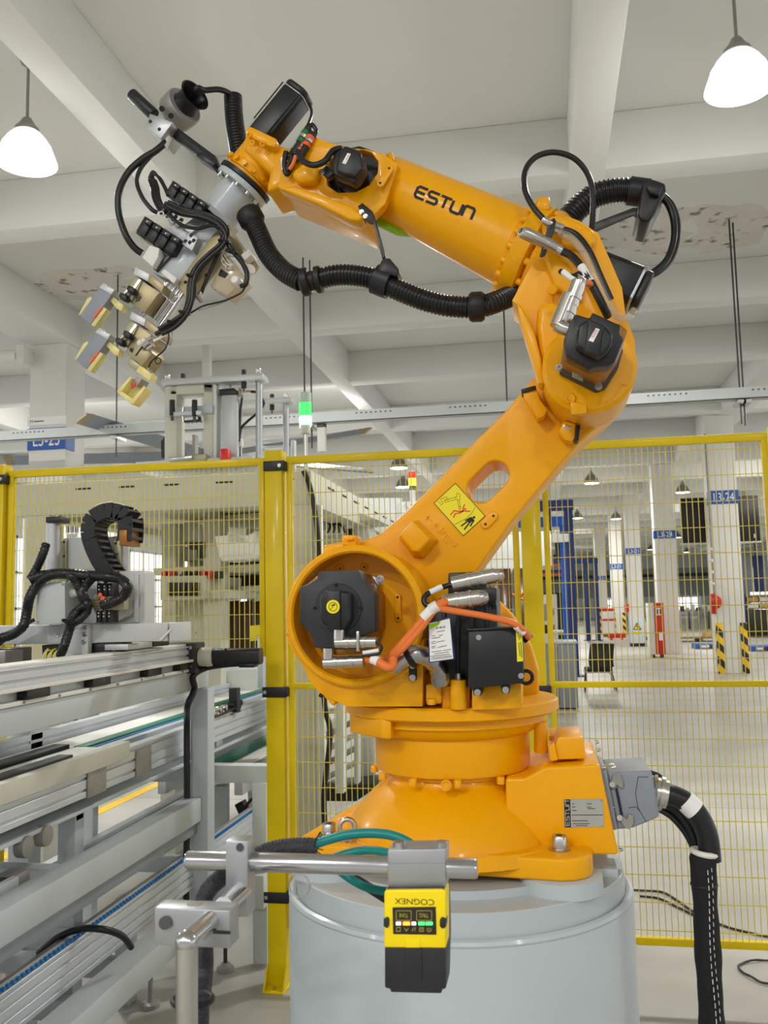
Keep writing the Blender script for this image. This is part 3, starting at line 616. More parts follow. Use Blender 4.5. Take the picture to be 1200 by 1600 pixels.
MB().cyl(W(670+680/12,745+603/12,YSTK),W(670+680/12,745+603/12,YSTK-.0006),.0022,n=14).out('man_head',MATS['red_ink'],stk)
strokes_px('sticker_standing_man',q([[(605,925),(790,790)],[(665,990),(800,810)],[(775,930),(850,810)],[(680,825),(790,765)]]),YSTK,2.2,MATS['ink'],stk,.0005)
strokes_px('man_torso',q([[(740,850),(830,780)]]),YSTK,6,MATS['ink'],stk,.0006)
MB().cyl(W(670+850/12,745+760/12,YSTK),W(670+850/12,745+760/12,YSTK-.0006),.0027,n=14).out('man_head',MATS['ink'],stk)
# cast-in axis marking: arrow, +J2, arrow
def em(L,o=(600,640),k=4): return [[(o[0]+x/k,o[1]+y/k) for x,y in l] for l in L]
strokes_px('axis_marking',em([[(285,660),(262,690)],[(268,668),(300,700)],[(312,715),(338,728)],[(318,735),(332,708)],[(372,735),(350,765),(335,755)],[(362,775),(385,760),(392,780),(365,815),(395,835),(398,820)],[(392,790),(408,798)],[(412,800),(450,845)],[(425,850),(455,852),(460,832)]]),YA0,1.6,OR,rob,.002)
strokes_px('zero_marking',[[(851,652),(853,657),(856,655),(858,660)],[(858,655),(861,661)],[(861,655),(865,663),(867,658)]],YA0,1.2,OR,rob,.002)
# elbow end stops of the arm
for pts,rub in (([(815,610),(838,606),(844,624),(856,640),(850,650),(840,655),(832,640),(822,625)],[(814,608),(837,602),(838,608),(815,614)]),([(872,675),(881,657),(900,661),(899,684),(893,690),(884,688)],[(898,688),(900,664),(907,665),(904,688)])):
    st = flat('elbow_stop',pts,YA0-.05,YA0+.005,OR,rob,.004)
    flat('stop_rubber',rub,YA0-.056,YA0-.01,MATS['rubber'],st,.001)
sl = flat('level_mark',circ((890,668),3.2,-90,90,8)+circ((883,666),3.2,90,270,8),YA0-.052,YA0-.05,MATS['nickel'],rob,.0005)
# --- elbow housing (third axis)
YE0,YE1 = 1.79,1.955
EC = (921,573)
elb = [(800,470),(811,478),(820,492),(830,515),(838,545),(848,590)]+circ(EC,74,190,300,12)+circ(EC,74,305,375,8)+[(992,530),(978,497),(972,450),(955,410),(935,365),(905,345),(886,338),(868,346)]
MB().prism(PP([(x,y) for x,y in elb],YE0+.06),(0,YE1-YE0-.03,0)).out('elbow_casting',OR,rob,.012,4)
MB().lathe([(0,msize(73,*EC,YE0)-.008),(.008,msize(73,*EC,YE0)),(YE1-YE0,msize(73,*EC,YE0)+.001),(YE1-YE0+.001,msize(68,*EC,YE0))],W(*EC,YE0),(0,1,0),72).out('elbow_disc',OR,rob)
flat('elbow_rib',[(806,470),(818,482),(836,520),(846,560),(852,600),(842,600),(826,545),(812,500)],YE0+.02,YE0+.08,OR,rob,.006,3)
flat('casting_shoulder',[(840,476),(866,468),(905,500),(880,520),(864,560),(852,592),(843,552),(838,512)],YE0+.035,YE0+.08,OR,rob,.016,4)
flat('label_pad',[(891,627),(917,630),(917,646),(893,648)],YE0-.006,YE0+.02,OR,rob,.003)
for x,y in ((863,453),(891,622)):
    MB().torus(W(x,y,YE0+.03 if y<500 else YE0-.003),(0,1,0),.008,.003,18,8).cyl(W(x,y,YE0+.06 if y<500 else YE0),W(x,y,YE0+.022 if y<500 else YE0-.004),.0075,n=16).out('oil_plug',OR,rob)
strokes_px('axis_marking',[[(944,630),(947,626),(950,629),(946,633)],[(951,628),(956,622),(958,626)],[(960,620),(965,614)],[(966,612),(972,605)],[(974,603),(978,598)],[(971,600),(980,603)]],YE0,1.3,OR,rob,.0016)
# third axis motor
YQ = 1.615
mt = flat('elbow_motor',[(891,502),(899,490),(922,497),(925,487),(970,508),(968,520),(975,531),(961,566),(950,572),(931,572),(922,577),(884,556),(881,531)],YQ,YQ+.045,BK,rob,.004)
flat('motor_body',[(884,545),(877,582),(932,607),(943,603),(962,574),(971,548),(960,538),(926,531),(892,537)],YE0,YQ+.04,MATS['bronze_reflection'],mt,.003)
flat('motor_flange',[(880,545),(874,582),(932,611),(946,606),(966,574),(974,546),(962,534),(926,527),(888,533)],YE0-.02,YE0+.002,MATS['dark_steel'],mt,.003)
cp = flat('encoder_cap',[(902,508),(918,497),(944,507),(958,521),(957,536),(949,550),(936,560),(918,552),(899,541),(900,530)],YQ-.03,YQ+.002,BK,mt,.007,3)
flat('cap_rib',[(920,498),(944,507),(936,558),(913,549)],YQ-.036,YQ-.026,BK,cp,.004)
s_ = flat('motor_label',[(931,512.5),(937,514.5),(927,534.5),(919.5,532)],YQ-.0372,YQ-.035,MATS['white_label'],mt,0)
strokes_px('label_print',[[(933.5,515.5),(927,528)],[(931,515),(924.5,527.5)]],YQ-.0372,.9,MATS['red_ink'],s_,.0003)
for x,y in ((874,575),(935,604)): bolt(mt,W(x,y,YE0-.02),(0,-1,0),.0075,.008)
flat('type_plate',[(894,581),(911,588),(911,596),(894,589)],1.70,1.702,MATS['olive_alu'],mt,0)
conn(rob,[W(904,440,1.66),W(902,447,1.66),W(880,504,1.66)],.0145); conn(rob,[W(871,508,1.645),W(878,513,1.645),W(893,517,1.645)],.0125,grooves=False)
MB().cyl(W(868,510,1.645),W(888,460,1.655),.0115,n=16).out('connector',MATS['nickel'],rob)
# --- fore arm: tapered barrel with pocket, flanges
YF = 1.955
fa0,fa1 = W(806,389,YF),W(566,274,YF); fd = (fa1-fa0).normalized(); fL = (fa1-fa0).length
prof = [(-.052,.104),(-.046,.112),(-.012,.112),(-.010,.094),(.002,.094),(.004,.0895),(.05,.0865),(fL*.5,.0775),(fL*.84,.0700),(fL*.845,.069)]
bar_prof = prof[5:]
MB().lathe(prof[:2]+prof[2:],fa0,fd,72,cap=True).out('fore_arm',OR,rob)
def rad(s):
    p = bar_prof
    for (a,r1),(b,r2) in zip(p,p[1:]):
        if s <= b: return r1+(r2-r1)*max(0,(s-a))/(b-a)
    return p[-1][1]
def on_barrel(px,py,e=.0006):
    d = ray(px,py); Y = 1.7
    while Y < 2.2:
        p = CAM0+d*(Y/d.y); s_ = (p-fa0).dot(fd); q_ = (p-fa0-fd*s_).length
        if q_ <= rad(s_)+e: return p
        Y += .0004
    return p
m_ = MB()
for L in logo((647,306.5),(88.5,36.5),(7.2,-15.8),.8):
    P = [on_barrel(x,y) for x,y in L]; nn = on_barrel(*L[0])-fa0; nn = (nn-fd*nn.dot(fd)).normalized()
    m_.ribbon(P,.0006,msize(4.4,700,320,1.87),nn)
m_.out('maker_lettering',MATS['ink'],rob,smooth=False,label='black lettering on the fore arm')
for k in range(20):
    x_,y_ = perp(fd); a = k/20*2*math.pi; o_ = x_*math.cos(a)+y_*math.sin(a)
    MB().lathe([(0,.0075),(.009,.0075),(.011,.006)],fa0+fd*(-.012)+o_*.1045,fd,10).out('flange_bolt',OR,rob)
for k in range(14):
    x_,y_ = perp(fd); a = k/14*2*math.pi; o_ = x_*math.cos(a)+y_*math.sin(a)
    MB().lathe([(0,.008),(.01,.008),(.012,.006)],fa0+fd*(-.062)+o_*.106,fd,10).out('flange_bolt',OR,rob)
MB().lathe([(-.075,.085),(-.052,.09)],fa0,fd,48).out('elbow_neck',OR,rob)
c_ = fa0+fd*(-.04); x_,y_ = perp(fd)
MB().lathe([(-.15,.07),(-.12,.095),(-.066,.1135),(-.06,.1135)],fa0,fd,64).out('elbow_collar',OR,rob)
MB().box(W(848,327,1.9),(.03,.06,.03)).out('mounting_lug',OR,rob,.005)
slotpad((594,286),(608,263),6,1.857,rob,.007)
MB().cyl(on_barrel(612,252),on_barrel(612,252)+V((-.004,-.01,.015)),.007,n=12).out('grease_nipple',OR,rob)
# body of the fore arm round the pocket
pocket = [(509,272),(514,250),(534,237),(560,232),(580,238),(591,252),(590,270),(577,289),(556,300),(528,301),(512,290)]
flat('pocket_dark_plug',[(508,272),(515,246),(536,233),(562,228),(584,236),(596,254),(594,276),(578,296),(556,305),(528,306),(511,294)],1.925,1.97,MATS['black_plastic'],rob,.001)  # black plug added to darken the inside of the pocket
holed('fore_arm_head',[(440,262),(462,226),(492,214),(526,228),(552,237),(572,233),(598,240),(622,256),(602,318),(574,346),(548,337),(500,316),(434,292)],[pocket],1.87,1.90,OR,rob,.008)
flat('head_rear',[(440,262),(462,226),(492,214),(526,228),(552,237),(572,233),(598,240),(622,256),(602,318),(574,346),(548,337),(500,316),(434,292)],2.0,2.05,OR,rob,.008)
flat('head_floor',[(434,290),(500,316),(548,336),(572,345),(580,338),(550,322),(500,300),(438,282)],1.875,2.045,OR,rob,.005)
flat('head_top',[(460,226),(492,213),(526,227),(560,236),(560,242),(526,236),(492,222),(464,234)],1.875,2.045,OR,rob,.004)
MB().prism(PP([(460,290),(500,303),(550,322),(568,338),(561,345),(545,343),(500,320),(432,292)],1.84),(0,.05,0)).out('head_skirt',OR,rob,.006,3)
flat('fork_cover',[(452,270),(478,248),(500,262),(494,282),(466,285)],1.84,1.88,OR,rob,.012,3)
# lime flank seen under the barrel
MB().prism(PP([(580,330),(640,352),(650,366),(618,363),(587,348)],1.955),(0,.025,0)).out('lime_cover',MATS['lime'],rob,.004,label='lime green cover under the fore arm')
# wrist motor in the pocket
YP = 1.80
mt = flat('wrist_motor',[(520,240),(540,227),(561,234),(569,250),(570,262),(560,279),(553,285),(540,279),(521,272),(518,258)],YP,YP+.035,BK,rob,.004)
flat('motor_body',[(515,268),(524,244),(542,232),(562,240),(566,262),(552,282),(524,275)],YP+.035,1.97,BK,mt,.003)
flat('cap_rib',[(530,236),(545,229),(563,236),(568,262),(556,276),(536,272),(524,266)],YP-.012,YP+.002,BK,mt,.005,3)
s_ = flat('motor_label',[(543,239),(548,240.5),(540,256.5),(534.5,254.5)],YP-.0132,YP-.012,MATS['white_label'],mt,0)
strokes_px('label_print',[[(545.5,241.5),(541,250)]],YP-.0132,.8,MATS['red_ink'],s_,.0003)
lg = flat('motor_ear',[(500,266),(510,257),(522,270),(512,278)],YP+.01,YP+.03,BK,mt,.003)
for x,y in ((509,255),(503,269)): bolt(mt,W(x,y,YP+.01),(0,-1,0),.006,.006)
MB().tube([W(533,232,YP+.01),W(520,236,YP),W(507,252,YP-.01),W(490,258,YP-.01),W(474,252,YP),W(468,244,YP+.01)],.0068,10).out('motor_cable',CB,rob)
# --- wrist
YWr = 1.955
wa,wb_ = W(384,284,YWr),W(444,207,YWr); wd = (wb_-wa).normalized()
rw = msize(40,384,284,YWr)
MB().lathe([(0,rw*.93),(.012,rw*.94),(.014,rw*1.0),(.03,rw*1.0),(.032,rw*.97),(.085,rw*.95),(.1,rw*.8)],wa,wd,64).out('wrist_barrel',OR,rob)
MB().prism(PP([(384,200),(434,226),(441,255),(428,276),(376,231)],1.885),(0,.14,0)).out('wrist_housing',OR,rob,.016,4)
MB().prism(PP([(384,200),(390,196),(432,216),(430,230),(420,228),(386,212)],1.862),(0,.17,0)).out('wrist_flange',OR,rob,.005)
flat('wrist_yoke',[(430,222),(470,240),(500,262),(470,286),(440,292),(414,300)],1.885,2.02,OR,rob,.012,3)
for x,y in ((389,211),(394,223),(410,225)): MB().torus(W(x,y,1.861),(0,1,0),.005,.0022,14,6).out('flange_screw',OR,rob)
for k in range(16):
    x_,y_ = perp(wd); a = k/16*2*math.pi+.1; o_ = x_*math.cos(a)+y_*math.sin(a)
    MB().lathe([(0,.006),(.008,.006)],wa+wd*.022+o_*rw*1.0,o_,10).out('wrist_bolt',OR,rob)
# wrist motor, tall and black with silver bands
ma,mbp = W(418,208,1.95),W(468,146,1.95); md = (mbp-ma).normalized(); mx = V((0,1,0)); my = md.cross(mx).normalized(); mL = (mbp-ma).length
def obox(name,a0,a1,wx,wy,m,parent,bevel,o=ma,d=md,x=mx,y=my,cut=.0):
    c = []
    for sx,sy in ((-1,-1),(1,-1),(1,1),(-1,1)):
        if cut:
            A = V((0,0,0))+x*(sx*(wx/2-cut))+y*(sy*wy/2); B = x*(sx*wx/2)+y*(sy*(wy/2-cut)); c += ([A,B] if sx*sy > 0 else [B,A])
        else: c.append(x*(sx*wx/2)+y*(sy*wy/2))
    if cut: c = [c[1],c[0],c[3],c[2],c[5],c[4],c[7],c[6]][::-1] if False else sorted(c,key=lambda p: math.atan2(p.dot(y),p.dot(x)))
    return MB().prism([o+d*a0+p for p in c],d*(a1-a0)).out(name,m,parent,bevel)
mt = obox('hand_motor',-.03,mL*.90,.072,.062,MATS['black_metal'],rob,.002,cut=.010)
obox('motor_band',mL*.90,mL*.925,.074,.064,MATS['aluminium'],mt,.001,cut=.01)
obox('motor_cap',mL*.925,mL*1.06,.074,.064,BK,mt,.006,cut=.012)
for sgn in (-1,1):
    c0 = ma+my*(sgn*.0285)+mx*(-.0375); MB().cyl(c0,c0+md*mL*.9,.0018,n=8).out('tie_rod',MATS['dark_steel'],mt)
# four coloured plug connectors beside that motor
for (x0,y0),(x1,y1),rg in (((458,243),(482,200),'green_ring'),((468,247),(489,208),'orange_ring'),((451,248),(470,225),'green_ring'),((460,250),(478,222),'orange_ring')):
    A,B = W(x0,y0,1.855),W(x1,y1,1.865); d = B-A
    pc_ = MB().cyl(A,B,.0085,n=16).out('plug',BK,rob)
    for f,mm,k in ((.45,rg,1.22),(.62,'nickel',1.18),(.72,rg,1.22)): MB().cyl(A+d*f,A+d*(f+.13),.0085*k,n=18).out('plug_ring',MATS[mm],pc_)
MB().tube([W(456,247,1.852),W(449,262,1.85),W(450,268,1.85)],.005,10).out('plug_cable',CB,rob); MB().cyl(W(441,247,1.85),W(443,266,1.85),.0042,n=10).out('cable_label',MATS['white_label'],rob)
MB().tube([W(462,244,1.848),W(458,256,1.845),W(452,265,1.845)],.0046,10).out('plug_cable',CO,rob)
MB().tube([W(447,237,1.852),W(444,256,1.85),W(448,272,1.85),W(455,262,1.855),W(460,250,1.856)],.006,10).out('plug_cable',CB,rob)
MB().tube([W(482,200,1.865),W(488,195,1.868),W(494,205,1.87),W(490,214,1.866)],.005,8).out('plug_cable',CB,rob)
MB().tube([W(484,162,1.92),W(487,178,1.90),W(481,196,1.87)],.0035,8).out('plug_cable',CB,rob)
# --- fourth axis motor at the back of the elbow
m0,m1 = W(918,424,1.93),W(1000,457,1.93); d4 = (m1-m0).normalized(); y4 = d4.cross(mx).normalized(); L4 = (m1-m0).length
kw = dict(o=m0,d=d4,x=mx,y=y4)
mt = obox('swing_motor',-.01,L4*.9,.088,.088,MATS['black_metal'],rob,.002,cut=.012,**kw)
obox('motor_band',L4*.9,L4*.95,.09,.09,MATS['aluminium'],mt,.001,cut=.012,**kw)
obox('motor_cap',L4*.95,L4*1.1,.086,.086,BK,mt,.007,cut=.014,**kw)
obox('motor_base',-.03,-.008,.1,.1,OR,rob,.004,**kw)
flat('gear_case',[(862,335),(892,340),(928,360),(930,378),(918,392),(925,402),(905,470),(868,450),(850,400),(846,350)],1.83,2.06,OR,rob,.014,4)
flat('gear_lid',[(870,352),(900,352),(924,378),(914,392),(880,382)],1.815,1.84,OR,rob,.006,3)
# connectors on the elbow, with a small bracket plate
flat('connector_plate',[(843,400),(858,345),(866,340),(869,345),(866,360),(852,398),(847,402)],1.79,1.795,BK,rob,.001)
conn(rob,[W(818,365,1.77),W(824,366,1.77),W(868,388,1.80)],.0125); conn(rob,[W(869,388,1.80),W(879,393,1.80)],.011,grooves=False)
MB().cyl(W(812,361,1.765),W(820,366,1.77),.0075,n=14).out('connector_cap',BK,rob)
conn(rob,[W(850,343,1.795),W(858,349,1.795),W(878,356,1.81)],.008); conn(rob,[W(855,355,1.795),W(875,364,1.81)],.006,grooves=False)
MB().tube([W(876,392,1.80),W(893,400,1.79),W(910,420,1.775),W(925,445,1.765),W(942,478,1.77),W(950,494,1.79)],.0082,10).out('signal_cable',CB,rob)
MB().cyl(W(908,416,1.776),W(923,441,1.766),.0088,n=12).out('cable_label',MATS['white_label'],rob)
MB().tube([W(875,364,1.81),W(895,374,1.80),W(915,400,1.785),W(930,432,1.775),W(948,470,1.775),W(964,494,1.79),W(982,496,1.81),W(990,486,1.83)],.0085,10).out('clear_hose',MATS['clear_tube'],rob,label='clear air hose with a pale tint')
MB().tube([W(876,357,1.81),W(900,366,1.805),W(921,392,1.79),W(938,430,1.78),W(955,468,1.782)],.006,10).out('signal_cable',CB,rob)
MB().tube([W(906,438,1.67),W(905,428,1.68),W(895,432,1.69),W(884,428,1.70),W(876,424,1.71)],.0055,10).out('sensor_cable',CB,rob)
MB().cyl(W(880,425,1.70),W(898,438,1.685),.006,n=10).out('cable_label',MATS['white_label'],rob)
MB().tube([W(905,440,1.72),W(918,442,1.75),W(930,450,1.78)],.007,8).out('power_cable',CO,rob)
# loop of black cable above the elbow
MB().tube([W(849,342,1.795),W(832,322,1.80),W(820,295,1.81),W(821,266,1.82),W(838,245,1.83),W(866,238,1.84),W(896,247,1.85),W(917,270,1.86),W(926,300,1.87),W(926,340,1.88),W(925,365,1.89),W(933,385,1.90),W(946,399,1.91)],.0062,10,10).out('looped_cable',CB,rob)
# corrugated conduit at the back, its clamp and bracket
MB().hose([W(886,345,2.02),W(900,328,2.02),W(925,308,2.02),W(955,299,2.02),W(985,298,2.02),W(1004,302,2.02)],.0285,.0085,.1).out('rear_conduit',MATS['hose_black'],rob)
MB().lathe([(0,.032),(.045,.032)],W(982,298,2.02),(W(1010,302,2.02)-W(982,298,2.02)),24).out('conduit_sleeve',BK,rob)
cb_ = flat('conduit_clamp',[(1004,284),(1020,279),(1040,286),(1041,298),(1030,318),(1022,335),(1014,347),(1000,344),(996,335)],1.96,2.08,BK,rob,.006,3)
flat('clamp_block',[(1010,291),(1022,284),(1036,290),(1030,305),(1016,302)],1.945,1.97,BK,cb_,.003)
flat('conduit_bracket',[(920,352),(930,347),(990,324),(1000,325),(1014,344),(1001,348),(990,336),(930,362)],2.0,2.006,MATS['dark_steel'],rob,.001)
MB().tube([W(1028,304,2.0),W(1043,318,2.0),W(1052,342,2.0),W(1053,372,1.99),W(1044,402,1.98),W(1028,420,1.97),W(1008,432,1.96)],.0072,10).out('looped_cable',CB,rob)
MB().tube([W(1032,302,2.02),W(1048,318,2.02),W(1058,345,2.02),W(1058,375,2.01),W(1048,405,2.0),W(1030,424,1.98),W(1005,436,1.965)],.0072,10).out('looped_cable',CB,rob)
# --- dress pack under the fore arm
YD = 1.86
def col(a,b,r,Y,parent=rob,m='rubber',nm='hose_collar'):
    A,B = W(*a,Y),W(*b,Y); L = (B-A).length
    return MB().lathe([(0,r*.86),(L*.18,r),(L*.82,r),(L,r*.86)],A,B-A,28).out(nm,MATS[m],parent)
MB().hose([W(392,338,1.90),W(404,365,1.89),W(420,398,1.88),W(444,424,1.87),W(472,440,YD)],.0235,.0078,.1).out('dress_hose',MATS['hose_black'],rob)
MB().hose([W(494,438,YD),W(520,431,YD),W(550,430,YD),W(585,436,YD),W(620,452,YD),W(660,468,YD),W(700,478,YD),W(745,480,YD),W(775,472,YD+.02),W(808,458,YD+.08)],.0235,.0078,.1).out('dress_hose',MATS['hose_black'],rob)
col((468,441),(500,437),.0215,YD,nm='hose_joint'); col((470,442),(484,439),.031,YD); col((492,438),(503,436),.0295,YD); col((733,480),(757,479),.032,YD); col((386,330),(397,350),.030,1.90)
hc = MB().lathe([(-.018,.033),(.018,.033)],W(598,440,YD),W(606,443,YD)-W(598,440,YD),28).out('hose_clamp',BK,rob)
flat('clamp_head',[(585,430),(596,405),(608,402),(623,420),(621,432),(606,428),(594,440)],YD-.03,YD+.04,BK,hc,.004)
flat('hose_bracket',[(559,322),(566,317),(582,330),(584,350),(578,350),(566,338)],1.852,1.856,BK,rob,.001)
MB().prism(PP([(578,330),(583,332),(602,400),(597,404)],1.853),(0,.022,0)).out('bracket_strip',MATS['dark_steel'],rob,.001)
for x,y in ((565,331),(571,338)): bolt(rob,W(x,y,1.851),(0,-1,0),.005,.004)
# rear hose up past the wrist to the funnel
MB().hose([W(364,150,2.06),W(366,185,2.06),W(371,220,2.06),W(376,250,2.06)],.0235,.0078,.1).out('dress_hose',MATS['hose_black'],rob)
# ================================================================== tool on the robot's wrist
AL,AN,TA,OL,ST = MATS['aluminium'],MATS['anodised'],MATS['tan_alu'],MATS['olive_alu'],MATS['steel']
tool = thing('pick_and_place_gripper','long aluminium gripper with two gripping units hanging from the robot wrist','gripper',W(372,300,YWr))
td = -wd                                            # direction the tool points, away from the wrist
def tp(nm,pts,y0,y1,m,parent=tool,bevel=.0015,**k): return flat(nm,pts,y0,y1,m,parent,bevel,**k)
# mounting rings and adapter tube
MB().lathe([(-.004,rw*1.13),(.006,rw*1.13)],wa,td,56).out('black_ring',MATS['black_plastic'],tool)
ring_o = wa+td*.008
MB().lathe([(0,rw*1.08),(.014,rw*1.08)],ring_o,td,56).out('grey_ring',GP,tool,.0015)
for k in range(12):
    x_,y_ = perp(td); a = k/12*2*math.pi+.2; o_ = x_*math.cos(a)+y_*math.sin(a)
    MB().lathe([(0,.0055),(.008,.0055)],ring_o+td*.014+o_*rw*.95,td,10).out('ring_bolt',ST,tool)
MB().lathe([(.012,.0455),(.095,.0455)],ring_o,td,48).out('adapter_tube',GP,tool)
MB().lathe([(.092,.056),(.104,.056)],ring_o,td,6).out('adapter_flange',AL,tool)
# bracket arm to the cable guide at the upper left
tp('guide_arm',[(268,196),(273,196),(336,243),(341,256),(362,270),(352,281),(337,262),(331,258),(262,208)],1.93,1.95,MATS['black_metal'])
tp('arm_joint',[(309,238),(316,238),(337,254),(334,258),(331,260),(306,243)],1.915,1.955,MATS['black_metal'])
MB().cyl(W(206,147,1.94),W(241,180,1.94),msize(9.5,220,160,1.94),n=24).out('black_handle',MATS['black_plastic'],tool,.002)
gb = tp('clamp_block',[(234,177),(270,191),(266,197),(251,217),(228,198)],1.90,1.98,AL)
for x,y in ((235,190),(249,202)): MB().cyl(W(x,y,1.90),W(x,y,1.898),.0042,n=12).out('block_hole',MATS['dark_steel'],gb)
fo,f1 = W(283,170,2.0),W(305,148,1.972); fdv = (f1-fo).normalized()
cl = MB().lathe([(-.026,.046),(-.022,.049),(.012,.049),(.016,.046)],fo,fdv,40).out('split_clamp',MATS['cast_grey'],tool)
for x,y in ((253,170),(267,181)): MB().cyl(W(x,y,1.925),W(x,y,1.955),.0068,n=16).out('clamp_screw',MATS['black_metal'],tool)
MB().lathe([(.014,.034),(.02,.031),(.036,.030),(.044,.032),(.052,.037),(.057,.040),(.0565,.037),(.051,.034),(.044,.028),(.02,.026)],fo,fdv,40,cap=False).out('cable_funnel',MATS['black_plastic'],tool)
for d1 in (0,.012,-.012):
    MB().tube([fo+fdv*.04,fo+fdv*.07+V((0,d1*.6,.004)),W(320,141,1.99+d1),W(342,140,2.02+d1),W(358,146,2.05+d1),W(366,156,2.06+d1*.5),W(367,170,2.06)],.0072,10).out('feed_cable',CB,tool)
# hanging hoses from the clamp down to the valves
MB().tube([W(265,205,1.93),W(258,222,1.92),W(243,236,1.91),W(222,249,1.90),W(200,270,1.89),W(186,300,1.88),W(186,335,1.88),W(196,366,1.88),W(209,386,1.89),W(222,396,1.90)],.0082,12).out('air_hose',CB,tool)
MB().tube([W(262,210,1.925),W(250,230,1.92),W(232,248,1.91),W(219,265,1.90),W(214,285,1.895),W(222,308,1.89),W(237,327,1.89),W(246,332,1.895)],.0052,10).out('air_hose',CB,tool)
MB().cyl(W(263,214,1.924),W(255,229,1.92),.0095,n=14).out('hose_sleeve',MATS['tube_white'],tool)
for k,(dx,dy) in enumerate(((0,0),(4,1),(-3,3),(7,4))):
    MB().tube([W(236+dx,278+dy,1.90),W(240+dx,290+dy,1.895),W(243+dx,308+dy,1.89),W(252+dx,325+dy,1.888),W(262+dx,333+dy,1.89)],.0035,8).out('valve_tube',CB,tool)
for a in (0,1,2): MB().tube([W(233+a*3,279-a,1.90),W(239,268+a*2,1.902),W(248+a,278,1.90),W(256+a,292,1.895),W(262+a*2,306,1.89)],.0033,8).out('valve_tube',CB,tool)
# main slide: two faced aluminium body
tp('slide_body',[(238,425),(262,396),(320,330),(345,342),(333,372),(278,444)],1.90,2.02,GP)
tp('slide_plate',[(277,441),(331,368),(338,362),(356,371),(347,394),(290,466)],1.885,1.925,TA)
tp('slide_slot',[(291,446),(340,382),(342,384),(294,449)],1.8835,1.886,MATS['ink'],tool,0)
for x,y in ((290,441),(303,456),(322,430)): MB().cyl(W(x,y,1.885),W(x,y,1.8835),.004,n=12).out('plate_hole',MATS['ink'],tool)
tp('slide_groove',[(239,420),(262,397),(266,400),(244,424)],1.89,1.90,MATS['dark_steel'])
tp('end_block',[(222,402),(234,383),(249,388),(247,402),(238,417)],1.87,1.93,MATS['white_paint'])
tp('end_block',[(251,425),(257,420),(277,435),(271,443)],1.87,1.94,MATS['white_paint'])
tp('manifold',[(284,381),(296,362),(309,372),(300,392)],1.87,1.90,AN)
for x,y in ((299,368),(303,376),(297,379),(290,377)): MB().cyl(W(x,y,1.87),W(x,y,1.8685),.0048,n=14).out('port',MATS['dark_steel'],tool)
tp('manifold',[(262,340),(286,352),(309,335),(322,344),(300,364),(284,381),(270,370)],1.89,1.96,AL)
# valve islands: each a row of black solenoid valves
def valves(o,u,v,n,y0,y1):
    e0 = None
    for i in range(n):
        a,b = i/n,(i+.92)/n
        p = lambda s,t: (o[0]+u[0]*s+v[0]*t, o[1]+u[1]*s+v[1]*t)
        va = tp('solenoid_valve',[p(a,0),p(b,0),p(b,1),p(a,1)],y0+.004*(i%2),y1,MATS['black_plastic'],tool,.0025)
        tp('valve_head',[p(a+.01,.02),p(b-.01,.02),p(b-.01,.34),p(a+.01,.34)],y0-.014,y0,MATS['black_metal'],va,.002)
        MB().cyl(W(*p((a+b)/2,.2),y0-.0145),W(*p((a+b)/2,.2),y0-.016),.002,n=10).out('valve_light',MATS['tube_white'],va)
        tp('valve_tail',[p(a+.02,.9),p(b-.02,.9),p(b-.02,1.1),p(a+.02,1.1)],y0+.01,y1-.01,MATS['black_metal'],va,.002)
valves((270,281),(54,37),(-12,20),4,1.885,1.96)
valves((226,337),(58,37),(-14,24),4,1.872,1.94)
for i in range(4):
    x,y = 252+i*9,334+i*5; conn(tool,[W(x,y,1.875),W(x+5,y-6,1.885)],.0048,grooves=False)
    MB().torus(W(x,y,1.872),(.3,-1,.2),.0055,.0018,16,6).out('push_fitting',MATS['tube_white'],tool)
# black cable bundle sweeping down the right side
bund = [(258,318),(285,330),(312,335),(336,345),(350,362),(345,380),(325,398),(306,418),(299,440),(297,465),(289,487),(270,502),(248,514)]
for k,(dx,dy,dz) in enumerate(((0,0,0),(5,-2,.008),(-3,4,.006),(3,4,-.007))):
    MB().tube([W(x+dx*(1 if i<11 else 1.6),y+dy*(1 if i<11 else 2),1.865+dz) for i,(x,y) in enumerate(bund)],.0052,10).out('tool_cable',CB,tool)
MB().tube([W(262,334,1.87),W(283,351,1.865),W(308,357,1.86),W(330,352,1.86),W(345,356,1.865)],.0042,8).out('tool_cable',CB,tool)
MB().tube([W(349,366,1.868),W(362,390,1.87),W(378,410,1.875),W(386,428,1.88),W(384,444,1.88),W(377,447,1.885)],.0058,10).out('tool_cable',CB,tool)
for p in ((300,432),(288,489),(270,504),(350,378),(362,393)):
    MB().torus(W(*p,1.865),(.3,0,1),.0125,.0022,18,6).out('cable_tie',MATS['rubber'],tool)
# clear sensor box with white connector and coiled white lead
tp('sensor_box',[(328,446),(342,418),(356,398),(382,436),(354,462)],1.90,1.96,MATS['glass_tan'],tool,.002)
tp('sensor_window',[(341,430),(345,420),(356,427),(351,434)],1.897,1.90,MATS['ink'],tool,0)
tp('side_plate',[(338,345),(350,341),(382,388),(403,414),(396,425),(384,410),(372,400),(346,368)],1.93,1.945,TA)
tp('angle_plate',[(376,398),(389,389),(393,398),(382,407)],1.90,1.95,MATS['white_paint'])
MB().lathe([(0,.012),(.01,.014),(.016,.010)],W(388,424,1.90),W(394,418,1.88)-W(388,424,1.90),18).out('air_fitting',MATS['tube_white'],tool)
MB().lathe([(0,.012),(.014,.012),(.02,.008)],W(372,442,1.89),W(366,436,1.87)-W(372,442,1.89),18).out('sensor_plug',MATS['tube_white'],tool)
c = W(355,402,1.89)
